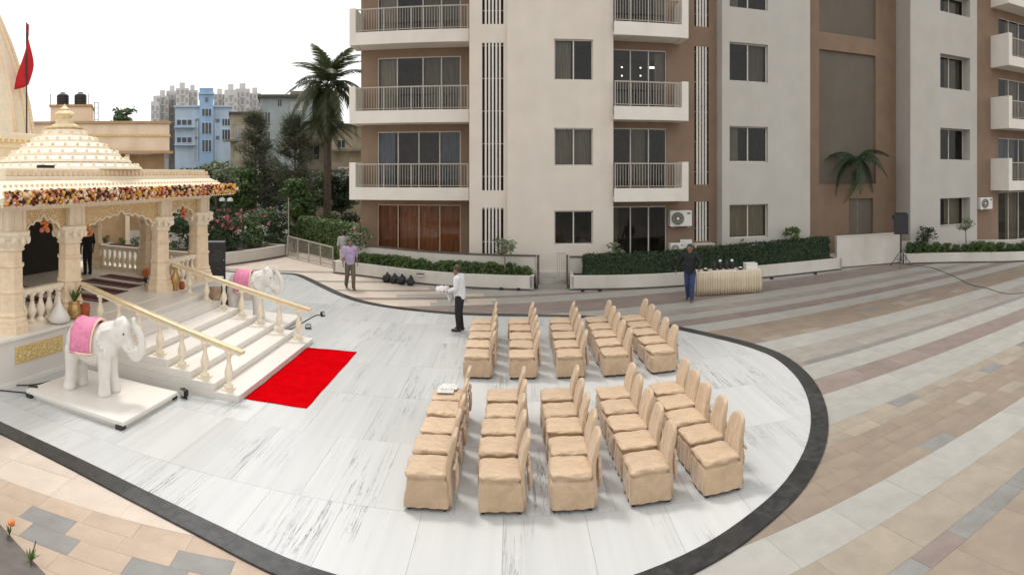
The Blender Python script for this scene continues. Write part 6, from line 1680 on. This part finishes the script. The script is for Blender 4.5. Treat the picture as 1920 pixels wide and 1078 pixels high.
for px in (91, 165, 176, 183): q.tube([(X(px), .62, Z(193 if px < 170 else 232)), (X(px), .62, Z(172 if px < 170 else 188))], .02, 5)
for py in (190, 200, 210, 222): q.bar((X(176), .62, Z(py)), (X(183), .62, Z(py)), .025)
tag(obj('pipes', q, M['blackmetal'], o), kind='stuff')
o, X, Z = far_frame('blue_building', 'pale blue apartment house with a deeper blue stair tower', 'building', 380, 72)
q = MB(); q.box(X(328), X(434), 0, 8, 0, Z(201)); obj('wall', q, M['blue_l'], o); q = MB(); q.box(X(326), X(436), -.3, 8.2, Z(201), Z(198)); obj('roof_slab', q, M['blue_l'], o)
q = MB(); q.box(X(374), X(400), -.7, 5, 0, Z(178)); tw2 = obj('stair_tower', q, M['blue_d'], o); q = MB(); q.box(X(372), X(402), -.9, 5.2, Z(178), Z(175)); q2 = q; obj('slab', q2, M['blue_l'], tw2); q = MB(); q.box(X(374), X(400), -.6, 3, Z(175), Z(166)); obj('tank', q, M['blue_d'], tw2)
for x0, x1, a, b in ((378, 397, 220, 204), (378, 397, 253, 230), (378, 397, 286, 262), (384, 391, 193, 183)): win_part(o, X(x0), X(x1), Z(a), Z(b), -.72, 'glass_far', 'blue_l', 2)
for x0, x1, a, b in ((330, 361, 236, 223), (330, 361, 269, 256), (366, 373, 228, 222), (366, 373, 262, 256), (403, 412, 230, 222), (404, 412, 262, 254), (416, 432, 236, 222), (416, 432, 262, 242)): win_part(o, X(x0), X(x1), Z(a), Z(b), -.02, 'glass_far', 'blue_l', 2)
for py in (238, 271): q = MB(); q.box(X(327), X(366), -.9, -.005, Z(py + 2), Z(py)); obj('ledge', q, M['blue_l'], o)
q = MB()
for px in (364, 371, 403): q.tube([(X(px), -.1, Z(300)), (X(px), -.1, Z(225))], .06, 5)
tag(obj('pipes', q, M['white'], o), kind='stuff')
def tower(label, px, rho, w, top, seed):
    o, X, Z = far_frame('apartment_tower', label, 'tower block', px, rho); k = rho / FPX; W = w * k * .62; H = Z(top); q = MB(); q.box(-W, W, 0, 18, 0, H); obj('wall', q, M['grey_far'], o); q = MB(); q.box(-W * .45, W * .4, 3, 9, H, H + 2.6); obj('roof_hut', q, M['grey_far'], o)
    q = MB(); nc = max(2, int(w / 6)); z = 10
    while z < H - 2:
        for c in range(nc): x = -W + 2 * W * (c + .5) / nc; q.box(x - W * .55 / nc, x + W * .55 / nc, -.12, -.02, z, z + 1.7)
        z += 3.1
    tag(obj('windows', q, M['grey_win'], o), kind='stuff')
    q = MB(); z = 9.4
    while z < H - 1: q.box(-W * .3, W * .35, -1.0, -.13, z, z + .5); z += 3.1
    tag(obj('balconies', q, M['grey_far'], o), kind='stuff')
for k, (px, w, top, lab) in enumerate(((291, 13, 190, 'leftmost and lowest far grey tower block'), (305, 18, 179, 'second far grey tower block from the left'), (323, 18, 170, 'third far grey tower block from the left'), (342, 20, 165, 'tallest far grey tower block left of the blue tower'), (361, 16, 169, 'far grey tower block just left of the blue tower'),
                                      (412, 18, 176, 'far grey tower block just right of the blue tower'), (433, 20, 168, 'far grey tower block right of the blue house roof'), (455, 22, 166, 'tallest far grey tower block right of the blue house'), (478, 18, 174, 'rightmost far grey tower block'))): tower(lab, px, 235 + 7 * (k % 3), w, top, k)
o, X, Z = far_frame('grey_house', 'teal grey house with a dark flat roof behind the casuarinas', 'house', 530, 58)
q = MB(); q.box(X(487), X(592), 0, 8, 0, Z(183)); obj('wall', q, M['teal'], o); q = MB(); q.box(X(483), X(596), -.5, 8.3, Z(183), Z(178)); obj('roof', q, M['roofd'], o); win_part(o, X(497), X(507), Z(236), Z(210), -.02, 'glass_far', 'alu', 1); win_part(o, X(520), X(529), Z(200), Z(185), -.02, 'glass_far', 'alu', 1)
win_part(o, X(545), X(572), Z(206), Z(191), -.02, 'grey_win', 'alu', 2); win_part(o, X(497), X(507), Z(268), Z(246), -.02, 'glass_far', 'alu', 1); q = MB(); q.box(X(545), X(580), 2, 6, Z(178), Z(165)); obj('roof_hut', q, M['old'], o)
o, X, Z = far_frame('small_house', 'small brown roofed house between the blue building and the casuarina', 'house', 452, 62)
q = MB(); q.box(X(432), X(478), 0, 6, 0, Z(214)); obj('wall', q, M['oldc'], o); q = MB(); q.box(X(429), X(482), -.4, 6.3, Z(214), Z(210)); obj('roof', q, M['roofd'], o); win_part(o, X(440), X(452), Z(262), Z(238), -.02, 'grey_win', 'alu', 1); q = MB(); q.box(X(418), X(447), -1, -.01, Z(266), Z(262)); obj('ledge', q, M['old'], o)
o, X, Z = far_frame('old_house', 'weathered brown house behind the trunk of the coconut palm', 'house', 600, 46)
q = MB(); q.box(X(560), X(640), 0, 7, 0, Z(232)); obj('wall', q, M['old'], o); q = MB(); q.box(X(566), X(612), -.9, -.01, Z(270), Z(266)); obj('ledge', q, M['roofd'], o); win_part(o, X(575), X(600), Z(300), Z(272), -.02, 'dark', 'old', 1); q = MB(); q.box(X(556), X(644), -.3, 7.2, Z(232), Z(228)); obj('roof', q, M['roofd'], o)
o, X, Z = far_frame('cream_house', 'weathered cream house with ledges beside the apartment block corner', 'house', 655, 42)
q = MB(); q.box(X(622), X(690), 0, 7, 0, Z(236)); obj('wall', q, M['oldc'], o); 
for py in (281, 317): q = MB(); q.box(X(620), X(680), -.55, -.01, Z(py + 3), Z(py)); obj('ledge', q, M['old'], o)
win_part(o, X(640), X(652), Z(355), Z(338), -.02, 'glass_far', 'alu', 1); win_part(o, X(632), X(648), Z(278), Z(262), -.02, 'glass_far', 'alu', 1); q = MB(); q.box(X(618), X(690), -.3, 7.2, Z(236), Z(232)); obj('roof', q, M['roofd'], o)
t_ = (647 - 960) / FPX; a2 = ac('dusty air conditioner on the weathered cream house', 0, 0, 0, 1.0)
a2.location = o.matrix_basis @ Vector((X(646), -.05, Z(330))); a2.rotation_euler = (0, 0, -t_)
# distant ground cover: trees beyond that read as one mass
q = MB(); drg = random.Random(88)
for k in range(260):
    px = drg.uniform(-60, 700); rho = drg.uniform(48, 95); x, y, _ = at(px, rho); h = drg.uniform(1.5, 4.2)
    clump(q, (x, y, h * .5), (1.8, 1.8, h * .6), 34, .55, drg)
tag(obj('far_greenery', q, M['leaf_dark']), kind='stuff')
